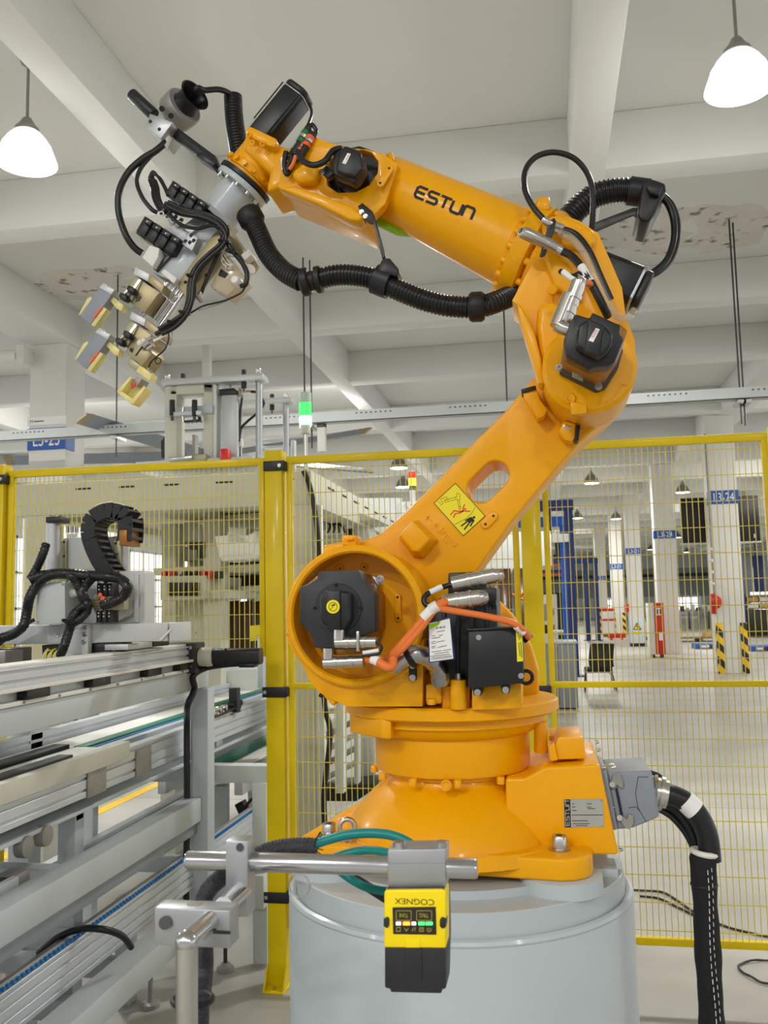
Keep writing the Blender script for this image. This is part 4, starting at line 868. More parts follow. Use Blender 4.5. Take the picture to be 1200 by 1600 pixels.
for k in range(3): MB().tube([W(340,392,1.893)]+[c+V((.014*math.cos(a+k),-.002*k,.022*math.sin(a+k*.3))) for a in [i*.9 for i in range(6)]]+[W(352+k*4,420,1.895)],.0018,6).out('white_lead',MATS['tube_white'],tool)
MB().tube([W(342,395,1.88),W(334,412,1.88),W(327,428,1.88),W(318,448,1.88),W(315,458,1.885)],.0042,8).out('switch_cable',CB,tool)
conn(tool,[W(314,456,1.885),W(310,468,1.885)],.006); MB().lathe([(0,.0055),(.016,.0045),(.02,.002)],W(308,462,1.882),W(316,474,1.882)-W(308,462,1.882),14).out('proximity_switch',MATS['cast_grey'],tool)
MB().tube([W(383,448,1.88),W(376,458,1.87),W(350,470,1.865),W(318,478,1.865),W(298,489,1.868)],.0022,6).out('thin_wire',CB,tool)
MB().tube([W(330,448,1.885),W(345,460,1.88),W(360,466,1.878),W(345,474,1.872),W(310,485,1.87)],.001,6).out('thin_wire',MATS['cast_grey'],tool)
# guide rods between the slide and the lower unit
for a,b,r in (((264,441),(222,494),.0062),((275,448),(240,499),.0042),((281,452),(244,503),.0036),((287,458),(251,510),.0062)):
    MB().cyl(W(*a,1.93),W(*b,1.93),r,n=16).out('guide_rod',MATS['chrome'],tool)
# two identical gripping units
def unit(ox,oy,low):
    q_ = lambda L: [(x+ox,y+oy) for x,y in L]
    tp('unit_plate',q_([(208,428),(211,416),(234,428),(231,440)]),1.885,1.96,AN)
    tp('unit_flange',q_([(231,440),(234,428),(257,446),(252,457)]),1.885,1.96,TA)
    b = tp('unit_body',q_([(212,431),(249,457),(226,488),(196,468)]),1.89,1.96,TA)
    tp('unit_side',q_([(200,444),(211,431),(222,438),(206,470),(194,462)]),1.885,1.955,OL)
    tp('bright_edge',q_([(217,436),(220,438),(206,458),(203,456)]),1.883,1.886,MATS['chrome'],b,0)
    for x,y in ((214,466),(217,469),(213,470),(219,465)): MB().cyl(W(x+ox,y+oy,1.89),W(x+ox,y+oy,1.8885),.0022,n=10).out('body_hole',MATS['ink'],b)
    for x,y in ((191,463),(203,452)):
        MB().prism(PP(q_([(x-6,y-1),(x-3,y-7),(x+6,y-3),(x+7,y+2),(x+4,y+7),(x-4,y+4)]),1.865),(0,.022,0)).out('stop_knob',MATS['black_plastic'],tool,.0025)
    MB().cyl(W(191+ox,463+oy,1.875),W(203+ox,452+oy,1.875),.004,n=10).out('stop_rod',ST,tool)
    # resin finger with grey pad
    tp('resin_bracket',q_([(170,468),(175,462),(193,476),(190,486),(183,483)]),1.88,1.905,MATS['resin'])
    pad = tp('grey_pad',q_([(155,450),(174,461),(141,507),(124,493)]),1.87,1.905,MATS['housing_grey'])
    tp('pad_head',q_([(154,449),(162,441),(179,453),(173,461)]),1.872,1.904,AN)
    for i in range(3): bolt(tool,W(165+ox+i*4.5,446+oy+i*2.6,1.875),(-.4,-.3,.8),.0035,.006)
    tp('resin_finger',q_([(136,466),(142,463),(144,466),(127,492),(122,492)]),1.875,1.90,MATS['resin'])
    tp('resin_finger',q_([(160,478),(167,483),(147,511),(141,507)]),1.872,1.894,MATS['resin'])
    tp('finger_glow_strip',q_([(158,479),(160,480),(147,497),(145,495)]),1.868,1.872,MATS['orange_ring'],tool,0)  # orange glow of the resin edge put in as a coloured strip
unit(0,0,0); unit(-6,70,1)
tp('lower_block',[(196,549),(212,528),(234,542),(238,552),(221,572)],1.885,1.955,TA)
tp('lower_slot',[(211,555),(222,540),(223.5,541),(212.5,556)],1.8835,1.886,MATS['ink'],tool,0)
tp('lower_window',[(204,543),(208,545),(206,551),(202,548)],1.8835,1.886,MATS['ink'],tool,0)
for i,(x,y) in enumerate(((222,533),(228,537),(234,542),(232,530))):
    conn(tool,[W(x-3,y+4,1.875),W(x+6,y-3,1.87)],.0055,m='nickel' if i else 'tube_white',grooves=False)
MB().ball(W(219,536,1.87),.008).out('tube_end',MATS['tube_white'],tool)
MB().tube([W(240,533,1.87),W(250,528,1.87),W(258,524,1.87)],.0032,8).out('white_tube',MATS['tube_white'],tool)
MB().tube([W(258,508,1.87),W(264,525,1.87),W(258,545,1.87),W(244,558,1.87),W(236,566,1.875),W(231,577,1.88)],.0018,6).out('thin_wire',CB,tool)
MB().torus(W(247,564,1.87),(0,1,0),.007,.0012,24,6).out('wire_coil',CB,tool)
MB().tube([W(262,505,1.87),W(269,520,1.868),W(266,535,1.868),W(258,541,1.87),W(246,540,1.872)],.001,6).out('thin_wire',MATS['cast_grey'],tool)
# resin cup at the lower end
tp('resin_bracket',[(196,566),(202,558),(220,571),(212,580)],1.89,1.94,OL)
tp('resin_bracket',[(212,580),(218,570),(238,584),(233,595)],1.88,1.91,MATS['resin'])
cup = MB()
for pts,y0,y1 in (([(204,588),(226,603),(222,612),(205,630),(182,611)],1.906,1.912),([(203,588),(206,590),(188,614),(182,611)],1.875,1.912),([(224,603),(228,606),(207,632),(203,628)],1.875,1.912),([(186,608),(208,624),(204,631),(182,612)],1.875,1.912)):
    cup.prism(PP(pts,y0),(0,y1-y0,0))
cup.out('resin_cup',MATS['resin'],tool,.0015)
tp('cup_fin',[(213,588),(222,592),(214,604),(206,598)],1.885,1.925,MATS['cast_grey'])
tp('red_contact',[(204,600),(212,596),(211,603),(206,607)],1.868,1.872,MATS['red_plastic'],tool,.0005)
for x,y in ((231,578),(235,582)): bolt(tool,W(x,y,1.88),(.5,-.3,.8),.0035,.006)
# ================================================================== yellow safety fence
SY,WY = MATS['safety_yellow'],MATS['wire_yellow']
YFN = 3.447
def post(x0,x1,label,brk=(1.99,1.10,.33),top=2.055):
    t = thing('fence_post',label,'fence post',((x0+x1)/2,YFN,0),'yellow posts of the safety fence')
    y0,y1 = YFN-.035,YFN+.035
    MB().b2((x0,y0,.006),(x1,y1,top)).out('tube',SY,t,.005)
    MB().b2((x0-.006,y0-.055,0),(x1+.006,y1+.04,.008)).out('base_plate',SY,t,.002)
    MB().prism([V((x0-.004,y0-.05,.008)),V((x0-.004,y0,.008)),V((x0-.004,y0,.085))],(.006,0,0)).out('foot_gusset',SY,t)
    MB().prism([V((x1-.002,y0-.05,.008)),V((x1-.002,y0,.008)),V((x1-.002,y0,.085))],(.006,0,0)).out('foot_gusset',SY,t)
    bolt(t,((x0+x1)/2,y0-.03,.008),(0,0,1),.006,.01)
    for z in brk:
        k = MB().b2((x0-.012 if z<1.9 else x0-.002,y0-.008,z-.02),(x1+.012,y0-.002,z+.02)).out('clamp_bracket',MATS['black_plastic'],t,.002)
        MB().b2((x1-.001,y0-.006,z-.018),(x1+.016,y0+.05,z+.018)).out('clamp_side',MATS['black_plastic'],k,.002)
        bolt(k,(x0-.002 if z<1.9 else x1-.008,y0-.008,z),(0,-1,0),.007,.005)
    return t
def panel(x0,x1,label,z0=.205,z1=2.03,mid=1.12,open_bottom=False):
    t = thing('mesh_fence',label,'fence',((x0+x1)/2,YFN,z0),'wire mesh panels of the safety fence')
    ya,yb = YFN-.012,YFN+.012
    MB().b2((x0,ya,z0),(x0+.022,yb,z1)).out('frame_stile',SY,t,.002); MB().b2((x1-.022,ya,z0),(x1,yb,z1)).out('frame_stile',SY,t,.002)
    MB().b2((x0,ya-.001,z1-.03),(x1,yb+.001,z1)).out('frame_rail',SY,t,.002)
    if not open_bottom:
        MB().b2((x0,ya-.001,z0),(x1,yb+.001,z0+.026)).out('frame_rail',SY,t,.002); MB().b2((x0,ya-.001,mid-.011),(x1,yb+.001,mid+.011)).out('frame_rail',SY,t,.002)
    m_ = MB(); n = int((x1-x0-.05)/.0215); r = .0014
    for i in range(n+1):
        x = x0+.03+i*.0215; m_.b2((x-r,YFN-r,z0),(x+r,YFN+r,z1-.02))
    z = z1-.055
    while z > z0+.02: m_.b2((x0+.01,YFN-.006,z-r),(x1-.01,YFN-.006+2*r,z+r)); z -= .0955
    m_.out('wire_mesh',WY,t,kind='stuff',smooth=False)
    return t
post(-2.30,-2.232,'yellow fence post at the left edge of the photo, above the conveyor',brk=(1.99,))
post(-1.085,-1.012,'tall yellow fence post left of the robot, standing clear on the floor')
post(-.078,-.004,'yellow fence post behind the robot arm and black control box')
post(.835,.905,'yellow fence post at the right edge of the photo')
panel(-2.222,-1.094,'yellow mesh panel over the conveyor opening, left of the tall post',z0=1.235,open_bottom=True)
panel(-1.0,-.088,'yellow mesh panel between the tall post and the post behind the robot')
panel(.006,.826,'yellow mesh panel right of the robot, in front of the open hall')
# ================================================================== conveyor line with pick-up gantry, left of the robot
PA,PW,MW,PG = MATS['profile_alu'],MATS['plate_grey'],MATS['machine_white'],MATS['grey_paint']
def bar(nm,x0,x1,y0,y1,z0,z1,m,parent,bevel=.002,**k): return MB().b2((x0,y0,z0),(x1,y1,z1)).out(nm,m,parent,bevel,**k)
def profile(nm,x1,w,y0,y1,z0,z1,parent,grooves=3,m=None):
    # extruded aluminium profile with slots recessed into the face that looks to the aisle
    P = [(x1-w,z0),(x1,z0)]; h = z1-z0
    for g in range(grooves):
        zc = z0+h*(g+.62)/grooves; P += [(x1,zc-.004),(x1-.007,zc-.004),(x1-.007,zc+.004),(x1,zc+.004)]
    P += [(x1,z1),(x1-w,z1)]
    return MB().prism([V((x,y0,z)) for x,z in P],(0,y1-y0,0)).out(nm,m or PA,parent,.0012,1)
def foot(parent,x,y,z,h=None):
    MB().b2((x-.045,y-.04,z),(x+.045,y+.04,z+.014)).out('foot_bracket',PG,parent,.003)
    MB().cyl((x,y,.03),(x,y,z+.045),.008,n=12).out('levelling_screw',MATS['dark_steel'],parent)
    MB().lathe([(0,.034),(.016,.034),(.02,.026),(.034,.016)],(x,y,0),(0,0,1),24).out('levelling_foot',MATS['cast_grey'],parent)
    MB().lathe([(0,.013),(.01,.013)],(x,y,z+.014),(0,0,1),6).out('nut',MATS['steel'],parent)
YB = .9
# ---- frame of the gantry: upper beam, middle and lower beams, legs
fr = thing('welded_bench','pale grey welded steel frame carrying the linear axis, left of the tall yellow post','machine frame',(-1.37,3.0,0))
bar('upper_beam',-1.405,-1.325,YB,3.43,1.122,1.193,PG,fr,.004)
bar('top_strip',-1.41,-1.315,YB,3.40,1.195,1.207,MW,fr)
bar('leg',-1.376,-1.303,3.36,3.435,.17,1.12,PG,fr,.005)
bar('leg',-1.405,-1.33,.8,.875,.19,1.098,PG,fr,.005)
bar('middle_beam',-1.40,-1.325,YB,3.36,.622,.710,PG,fr,.005)
bar('lower_beam',-1.335,-1.245,YB,3.05,.29,.372,PG,fr,.005)
bar('cross_tube',-1.98,-1.14,3.60,3.67,.715,.785,PG,fr,.004)
bar('cross_tube',-1.33,-1.14,3.54,3.60,.24,.37,PG,fr,.004)
bar('cross_tube',-2.3,-1.41,2.5,2.56,.62,.68,PG,fr,.004)
bar('cross_tube',-2.2,-1.41,2.62,2.67,.2,.26,PG,fr,.004)
bar('cross_tube',-2.2,-1.41,2.86,2.91,.23,.29,PG,fr,.004)
bar('rear_leg',-1.2,-1.14,3.58,3.64,.02,.72,PG,fr,.004)
bar('far_leg',-1.98,-1.91,3.61,3.66,.02,.715,PG,fr,.004)
foot(fr,-1.30,3.54,.115)
foot(fr,-1.5,2.62,.18)
m_ = MB()
for k in range(14): m_.cyl((-1.316,1.1+k*.17,1.2015),(-1.311,1.1+k*.17,1.2015),.004,n=10)
m_.out('strip_screws',MATS['cast_grey'],fr,kind='stuff')
# ---- linear axis on top of it
ax = thing('linear_axis','long aluminium linear axis with black feet on the upper beam','linear axis',(-1.36,2.2,1.2))
profile('rail_body',-1.315,.10,YB,3.20,1.241,1.290,ax,2)
bar('rail_ledge',-1.318,-1.296,YB,3.20,1.233,1.242,MATS['white_paint'],ax)
bar('rail_top',-1.40,-1.325,YB,3.20,1.290,1.298,MATS['white_paint'],ax)
for y in (1.16,1.66,2.12,2.46,2.83,3.10):
    bar('axis_foot',-1.40,-1.305,y,y+.11,1.207,1.233,MATS['black_plastic'],ax,.003)
bar('base_rail',-1.405,-1.335,YB,3.2,1.207,1.232,PA,ax)
bar('drive_head',-1.43,-1.29,3.20,3.30,1.19,1.302,MATS['black_plastic'],ax,.005)
for z in (1.215,1.285): bolt(ax,(-1.31,3.2,z),(0,-1,0),.007,.006)
MB().cyl((-1.29,3.25,1.248),(-1.235,3.25,1.248),.036,n=28).cyl((-1.262,3.25,1.248),(-1.255,3.25,1.248),.038,n=28).out('gearbox',MATS['machine_beige'],ax,.003)
dm = MB().prism([V((-1.235,3.25+a,1.248+b)) for a,b in ((-.03,-.02),(-.02,-.03),(.02,-.03),(.03,-.02),(.03,.02),(.02,.03),(-.02,.03),(-.03,.02))],(.185,0,0)).out('drive_motor',MATS['black_plastic'],ax,.004)
MB().b2((-1.184,3.218,1.216),(-1.18,3.282,1.28)).out('motor_seam',MATS['black_metal'],dm,.001)
bar('motor_plug',-1.13,-1.07,3.225,3.275,1.208,1.222,MATS['black_metal'],dm,.003)
MB().tube([W(376,1036,3.24),W(345,1039,3.24),W(320,1044,3.27),WX(302,1056,-1.308),WX(304,1075,-1.308),WX(300,1087,-1.31),WX(293,1103,-1.325),W(292,1130,3.335),W(292,1200,3.335),W(292,1290,3.335),W(291,1350,3.335),W(291,1440,3.335)],.0125,12).out('motor_cable',CB,ax)
# second axis further left
a2 = thing('linear_axis','second linear axis at the left edge, half hidden under the carriage','linear axis',(-2.0,2.4,1.2))
profile('rail_body',-1.78,.10,1.6,2.78,1.226,1.296,a2,2); bar('drive_head',-1.87,-1.77,2.78,2.9,1.22,1.31,MATS['black_plastic'],a2,.005)
bar('support_beam',-1.89,-1.79,1.5,3.2,1.1,1.224,PG,a2,.004)
bar('support_leg',-1.88,-1.80,2.95,3.03,.0,1.1,PG,a2,.004)
# ---- carriage bridging both axes, with lifting unit
ca = thing('gantry_carriage','grey carriage beam with lifting unit riding on both linear axes','carriage',(-1.6,2.72,1.31))
YG = 2.70
def gp(nm,pts,y0,y1,m,parent=ca,bevel=.002,**k): return flat(nm,pts,y0,y1,m,parent,bevel,**k)
gp('cross_beam',[(-120,980),(262,973),(262,1002),(-120,1010)],YG,YG+.07,PW,ca,.004)
gp('beam_end',[(264,973),(284,972),(284,1002),(264,1002)],YG-.004,YG+.075,PW,ca,.003)
gp('slot_strap',[(248,1000),(266,982),(268,984),(251,1002)],YG-.008,YG-.001,MATS['white_paint'],ca,.001)
gp('corner_bracket',[(116,975),(138,975),(137,1022),(95,1023),(93,1018)],YG-.03,YG-.002,PW,ca,.003)
for x,y in ((132,980),(131,1003),(132,991)): bolt(ca,W(x,y,YG-.03),(0,-1,0),.008,.006)
for x,y in ((91,989),(91,993),(103,979)): bolt(ca,W(x,y,YG),(0,-1,0),.007,.005)
gp('slide_block',[(65,1008),(192,1004),(193,1024),(66,1026)],YG+.01,YG+.08,MATS['black_plastic'],ca,.003)
bolt(ca,W(178,1013,YG+.01),(0,-1,0),.008,.006)
bar('runner',-1.385,-1.305,YG-.02,YG+.16,1.304,1.322,MATS['anodised'],ca,.002)
bar('runner',-1.385,-1.305,YG+.17,YG+.3,1.304,1.33,MATS['black_plastic'],ca,.002)
gp('terminal_plate',[(70,1024),(118,1020),(120,1034),(72,1036)],YG-.04,YG+.02,PW,ca,.002)
for i in range(6):
    x = 66+i*4; MB().tube([W(x,1034-i%3,YG-.045),W(x+3,1022-i%2*4,YG-.05),W(x+9,1014+i%3*2,YG-.03)],.003,6).out('terminal_wire',MATS['yellow_label'] if i%2 else MATS['tube_white'],ca)
bar('clamp_block',-1.75,-1.68,YG-.1,YG,1.27,1.31,MATS['cast_grey'],ca,.003)
# upright plates
gp('rear_plate',[(98,842),(104,840),(194,838),(200,842),(201,975),(98,978)],YG+.10,YG+.112,PW,ca,.002)
gp('plate_flange',[(94,846),(103,840),(104,975),(95,976)],YG+.085,YG+.125,MATS['olive_alu'],ca,.002)
gp('plate_flange',[(176,838),(188,837),(189,892),(177,900)],YG+.085,YG+.125,MATS['olive_alu'],ca,.002)
for x,y in ((100,847),(100,869),(100,891),(183,844),(183,866),(181,849)): MB().cyl(W(x,y,YG+.085),W(x,y,YG+.083),.0045,n=10).out('plate_hole',MATS['dark_steel'],ca)
arch = [(127,906),(127,868)]+[(141.5-14.5*math.cos(math.radians(a)),868-21*math.sin(math.radians(a))) for a in range(15,166,15)]+[(156,868),(156,906)]
gp('arch_window',arch,YG+.096,YG+.1,MATS['machine_beige'],ca,.001)
gp('lift_housing',[(178,893),(222,891),(226,895),(226,974),(178,976)],YG+.02,YG+.10,PW,ca,.004)
gp('housing_rib',[(209,897),(216,897),(216,972),(209,973)],YG+.012,YG+.02,PW,ca,.002)
MB().cyl(W(176,942,YG+.03),W(176,942,YG+.0),.062,n=48).out('bearing_disc',PW,ca,.003)
MB().torus(W(190,940,YG+.018),(0,1,0),.06,.005,40,8).out('disc_rim',MATS['cast_grey'],ca)
gp('front_plate',[(108,930),(150,906),(160,930),(150,974),(110,975)],YG+.03,YG+.05,PW,ca,.003)
# lift cylinder
lc = MB().cyl(W(83,896,YG+.05),W(83,816,YG+.05),msize(10.5,83,850,YG+.05),n=32).out('lift_cylinder',MATS['anodised'],ca)
gp('cylinder_cap',[(71,807),(91,806),(95,809),(95,816),(71,817)],YG+.02,YG+.08,MATS['black_plastic'],ca,.003)
MB().cyl(W(96,813,YG+.05),W(98,813,YG+.05),.006,n=10).out('cap_port',MATS['nickel'],ca)
# junction box
jb = gp('junction_box',[(57,911),(101,909),(103,973),(56,977)],YG-.07,YG+.02,PW,ca,.004)
gp('box_lid',[(58,912),(101,910),(102,974),(57,977)],YG-.078,YG-.07,PW,jb,.003)
for x,y in ((61,915),(98,913),(59,972),(99,970)): MB().cyl(W(x,y,YG-.078),W(x,y,YG-.081),.004,n=10).out('lid_screw',MATS['cast_grey'],jb)
MB().lathe([(0,.016),(.02,.016),(.024,.012),(.04,.012)],W(106,928,YG-.03),(1,0,.1),16).out('box_gland',MATS['tube_white'],jb)
# solenoid valves on the carriage
for x0,y0 in ((151,911),(150,953)):
    for i in range(3):
        v_ = gp('solenoid_valve',[(x0+i*8.3,y0+i*.2),(x0+7.4+i*8.3,y0),(x0+7.4+i*8.3,y0+20),(x0+i*8.3,y0+20)],YG-.06-.004*(i%2),YG-.01,MATS['black_plastic'],ca,.003)
        for q in (5,10): MB().cyl(W(x0+3.6+i*8.3,y0+q,YG-.062-.004*(i%2)),W(x0+3.6+i*8.3,y0+q,YG-.067),.0022,n=8).out('valve_light',MATS['tube_white'],v_)
gp('valve_base',[(150,932),(194,930),(194,953),(150,955)],YG-.05,YG-.01,MATS['olive_alu'],ca,.003)
for i in range(5): conn(ca,[W(140+i*2,938+i*4,YG-.055),W(154+i*2,936+i*4,YG-.055)],.0045,m='tan_alu',grooves=False)
for i in range(4): MB().lathe([(0,.006),(.012,.004),(.02,.007)],W(158+i*4,933+i*5,YG-.06),(.3,-1,.4),8).out('copper_fitting',MATS['orange_ring'],ca)
# black corrugated sleeves on the carriage
for pts,r in (([(-20,1000),(15,993),(36,978),(42,955),(46,935),(58,913),(78,899),(100,897),(112,900),(122,912),(128,928),(134,943)],.0165),
 ([(47,905),(70,898),(100,896),(135,899),(168,901),(188,905),(199,916),(194,930),(178,940),(161,946)],.0165),
 ([(145,902),(136,912),(128,924),(130,936),(137,944),(124,952),(113,965),(108,985),(100,1010),(94,1024)],.015),
 ([(47,905),(56,890),(66,868),(72,850)],.014),([(137,944),(136,956),(124,968),(113,975)],.013)):
    MB().hose([W(x,y,YG-.10+.012*(i%2)) for i,(x,y) in enumerate(pts)],r,.012,.06,14).out('cable_sleeve',MATS['hose_black'],ca)
for x,y in ((126,922),(136,944),(106,972)): MB().torus(W(x,y,YG-.095),(.5,0,1),.018,.003,18,6).out('cable_tie',MATS['rubber'],ca)
MB().tube([W(-2,1008,YG-.05),W(20,990,YG-.06),W(40,976,YG-.07),W(54,968,YG-.06)],.006,8).out('blue_tube',MATS['ink_blue'],ca)
# energy chain: each link a part of the chain
ch = thing('energy_chain','black plastic cable chain looping over the carriage','cable chain',W(170,850,YG))
path = catmull([W(x,y,YG+.03) for x,y in ((203,846),(205,826),(203,808),(195,802),(182,799),(166,803),(152,812),(147,826),(149,843),(155,860),(164,878),(174,893),(183,905))],40)
L = [0]
for a,b in zip(path,path[1:]): L.append(L[-1]+(b-a).length)
nl = 17; pts = []
for i in range(nl+1):
    q_ = L[-1]*i/nl; j = max(k for k in range(len(L)) if L[k] <= q_+1e-9); pts.append(path[min(j,len(path)-1)])
for i,(a,b) in enumerate(zip(pts,pts[1:])):
    d = (b-a).normalized(); s_ = V((0,1,0)); u_ = d.cross(s_).normalized(); c = (a+b)/2; l = (b-a).length
    lk = MB()
    for sd in (-.042,.042): lk.box(c+s_*sd+V((0,0,0)),(l*1.12,.007,.05),(d,s_,u_))
    for ud in (-.022,.022): lk.box(c+u_*ud,(l*.45,.082,.005),(d,s_,u_))
    lk = lk.out('chain_link',MATS['black_plastic'],ch,.0015,1)
    if 5 <= i <= 6: MB().box(c-u_*.027 if (u_.z<0) else c+u_*.027,(l*.9,.094,.004),(d,s_,u_)).out('link_cover',MATS['white_paint'],lk,.001)
MB().b2(tuple(W(198,852,YG-.02)),tuple(W(208,832,YG+.08))).out('chain_bracket',MATS['bronze_reflection'],ch,.002)
# ---- upper belt conveyor
c1 = thing('belt_conveyor','upper belt conveyor with grooved aluminium sides and a green belt, running through the fence','conveyor',(-1.6,3,0))
profile('side_profile',-1.43,.04,.9,5.6,.852,.958,c1,3)
profile('rear_profile',-1.80,.04,.9,5.6,.86,1.0,c1,2)
bar('belt',-1.635,-1.585,2.95,5.6,.955,.962,MATS['green_belt'],c1,.001)
bar('bed_plate',-1.77,-1.64,2.35,5.6,.95,.957,MATS['white_label'],c1,.001)
bar('belt_edge',-1.58,-1.565,1.6,5.6,.948,.958,MATS['belt_blue'],c1,.001)
profile('inner_profile',-1.535,.03,2.3,5.6,.895,.955,c1,1)
bar('bed_plate',-1.62,-1.44,.9,2.94,.958,.961,MATS['white_label'],c1,.001)
bar('black_bar',-1.70,-1.64,1.2,2.93,.956,.972,MATS['black_plastic'],c1,.002)
bar('black_bar',-1.56,-1.51,1.2,2.72,.958,.972,MATS['black_plastic'],c1,.002)
bar('cover_plate',-1.442,-1.412,.9,2.92,.930,.985,MATS['machine_beige'],c1,.002)
bar('lower_tray',-1.80,-1.45,.9,5.6,.80,.812,PG,c1,.001)
for y0,y1 in ((1.0,1.05),(1.5,1.56),(2.1,2.15),(3.9,3.98)): bar('cross_member',-1.80,-1.47,y0,y1,.81,.86,PA,c1)
bar('profile_clip',-1.43,-1.424,2.66,2.78,.848,.94,MATS['cast_grey'],c1,.002); bar('profile_clip',-1.43,-1.424,3.0,3.12,.848,.94,MATS['cast_grey'],c1,.002)
for y in (1.3,2.72,5.0): bar('leg',-1.56,-1.50,y,y+.06,.0,.80,PG,c1,.003); 
for y in (1.3,2.72,5.0): bar('leg',-2.02,-1.96,y,y+.06,.0,.86,PG,c1,.003); 
for y in (1.3,2.72,5.0): bar('leg_tie',-2.0,-1.5,y+.005,y+.055,.76,.80,PG,c1,.003)
for y,zz in ((2.36,.80),(2.46,.805)): MB().cyl((-1.47,y,zz-.02),(-1.44,y,zz-.02),.03,n=20).out('return_roller',MATS['cast_grey'],c1,.002)
for y in (3.75,3.83,3.9,4.0,4.1): MB().cyl((-1.45,y,.985),(-1.42,y,.985),.014,n=12).b2((-1.47,y-.02,.945),(-1.43,y+.02,.975)).out('guide_fitting',MATS['nickel'] if y < 3.95 else MATS['black_plastic'],c1,.002)
MB().b2((-1.45,4.0,.95),(-1.41,4.05,1.06)).out('belt_sensor',MATS['black_plastic'],c1,.003)
MB().tube([(-1.44,3.62,.955),(-1.42,3.72,.965),(-1.43,3.84,.96),(-1.42,4.0,.972)],.006,8).out('sensor_cable',CB,c1)
# ---- lower return conveyor
c2 = thing('belt_conveyor','lower return conveyor with grooved aluminium side near the floor','conveyor',(-1.5,2.4,0))
profile('side_profile',-1.36,.04,.9,4.6,.372,.490,c2,4)
profile('rear_profile',-1.86,.04,.9,4.6,.372,.49,c2,3)
for y in (1.3,1.9,2.7,3.5): bar('cross_member',-1.86,-1.40,y,y+.05,.38,.44,PG,c2,.003)
bar('pan',-1.9,-1.45,.9,2.3,.70,.715,MATS['black_metal'],c2,.002)
bar('pan_rim',-1.45,-1.43,.9,2.3,.68,.72,PG,c2,.002)
MB().tube([W(60,1490,2.5),W(90,1465,2.5),W(125,1452,2.5),W(160,1452,2.5),W(190,1462,2.55),W(205,1480,2.6)],.010,10).out('dark_cable',CB,c2)
m_ = MB(); y = .9
while y < 4.6: m_.b2((-1.372,y,.492),(-1.362,y+.011,.500)); y += .022
m_.out('belt_teeth',MATS['belt_blue'],c2,kind='stuff')
bar('belt',-1.42,-1.402,.9,4.6,.47,.487,MATS['cast_grey'],c2,.001)
bar('under_rail',-1.42,-1.345,.9,3.36,.575,.618,MATS['housing_grey'],c2,.002)
for y in (1.2,2.35,3.2): bar('leg',-1.60,-1.54,y,y+.06,.0,.375,PG,c2,.003)
for y in (1.2,2.35,3.2): MB().lathe([(0,.035),(.016,.035),(.02,.026)],(-1.46,y,0),(0,0,1),20).cyl((-1.46,y,.02),(-1.46,y,.2),.009,n=10).b2((-1.53,y-.04,.17),(-1.40,y+.04,.185)).out('levelling_foot',MATS['cast_grey'],c2)
bar('rail_block',-1.5,-1.44,2.3,2.37,.69,.72,MATS['cast_grey'],c2,.002)
# ---- steep transfer conveyor seen between leg and post
c3 = thing('belt_conveyor','short conveyor with a green and white belt between pale leg and tall post','conveyor',(-1.5,4.6,0))
profile('side_profile',-1.42,.04,4.1,6.2,.56,.66,c3,1,MATS['anodised']); profile('rear_profile',-1.80,.04,4.1,6.2,.56,.66,c3,1)
bar('green_belt',-1.70,-1.56,4.1,6.2,.655,.662,MATS['green_belt'],c3,.001); bar('toothed_belt',-1.56,-1.46,4.1,6.2,.655,.664,MATS['white_paint'],c3,.001)
for y in (4.3,5.9): bar('leg',-1.64,-1.58,y,y+.06,.0,.56,PG,c3,.003)
MB().prism(PP([(366,1258),(378,1252),(386,1270),(384,1284),(376,1280)],4.4),(0,.06,0)).out('bracket',MATS['black_plastic'],c3,.003)
MB().tube([W(405,1240,4.4),W(392,1250,4.4),W(384,1262,4.4),W(395,1266,4.4),W(408,1266,4.4)],.008,8).out('cable',CB,c3)
# ================================================================== beige portal machine behind the fence
MBG = MATS['machine_beige']; MWT = MATS['machine_white']
mat('brown_glass',(70,38,22),.15,var=.2,nscale=3,spec=.7)
mat('dark_panel',(30,30,30),.4,var=.1)
pm = thing('portal_machine','big beige steel portal machine behind the left part of the fence','machine',(-2.0,5.2,0))
XR = -1.15; YM = 4.4
zt = W(485,735,YM).z; zb = zt-.175
def mbx(nm,x0,x1,y0,y1,z0,z1,m=None,parent=pm,bevel=.004,**k): return bar(nm,x0,x1,y0,y1,z0,z1,m or MBG,parent,bevel,**k)
mbx('front_beam',-2.82,XR,YM,YM+.15,zb,zt)
mbx('side_beam',XR-.16,XR+.002,YM+.15,8.6,zb,zt)
mbx('side_beam',-2.82,-2.67,YM+.15,8.6,zb,zt)
mbx('rear_beam',-2.82,XR,8.6,8.75,zb,zt)
mbx('top_plate',-2.66,XR-.17,YM+.2,7.2,zb+.04,zb+.07)
def leg2(x0,x1,y0,y1): return mbx('leg',x0,x1,y0,y1,.0,zb)
leg2(XR-.15,XR,YM,YM+.15); leg2(-2.74,-2.6,YM,YM+.15); leg2(XR-.15,XR,8.5,8.65); leg2(-2.74,-2.6,8.5,8.65)
mbx('leg_lit_side',XR,XR+.045,YM+.02,YM+.06,.02,zb,MWT);  # lit side face of the corner leg, put in as a white strip
for x in (-2.45,-2.2,-1.95,-1.66,-1.33): mbx('slot_mark',x,x+.09,YM-.003,YM+.002,zt-.045,zt-.036,MATS['ink'],pm,0)
for k in range(10): mbx('slot_mark',XR,XR+.005,4.75+k*.34,4.9+k*.34,zt-.05,zt-.04,MATS['ink'],pm,0)
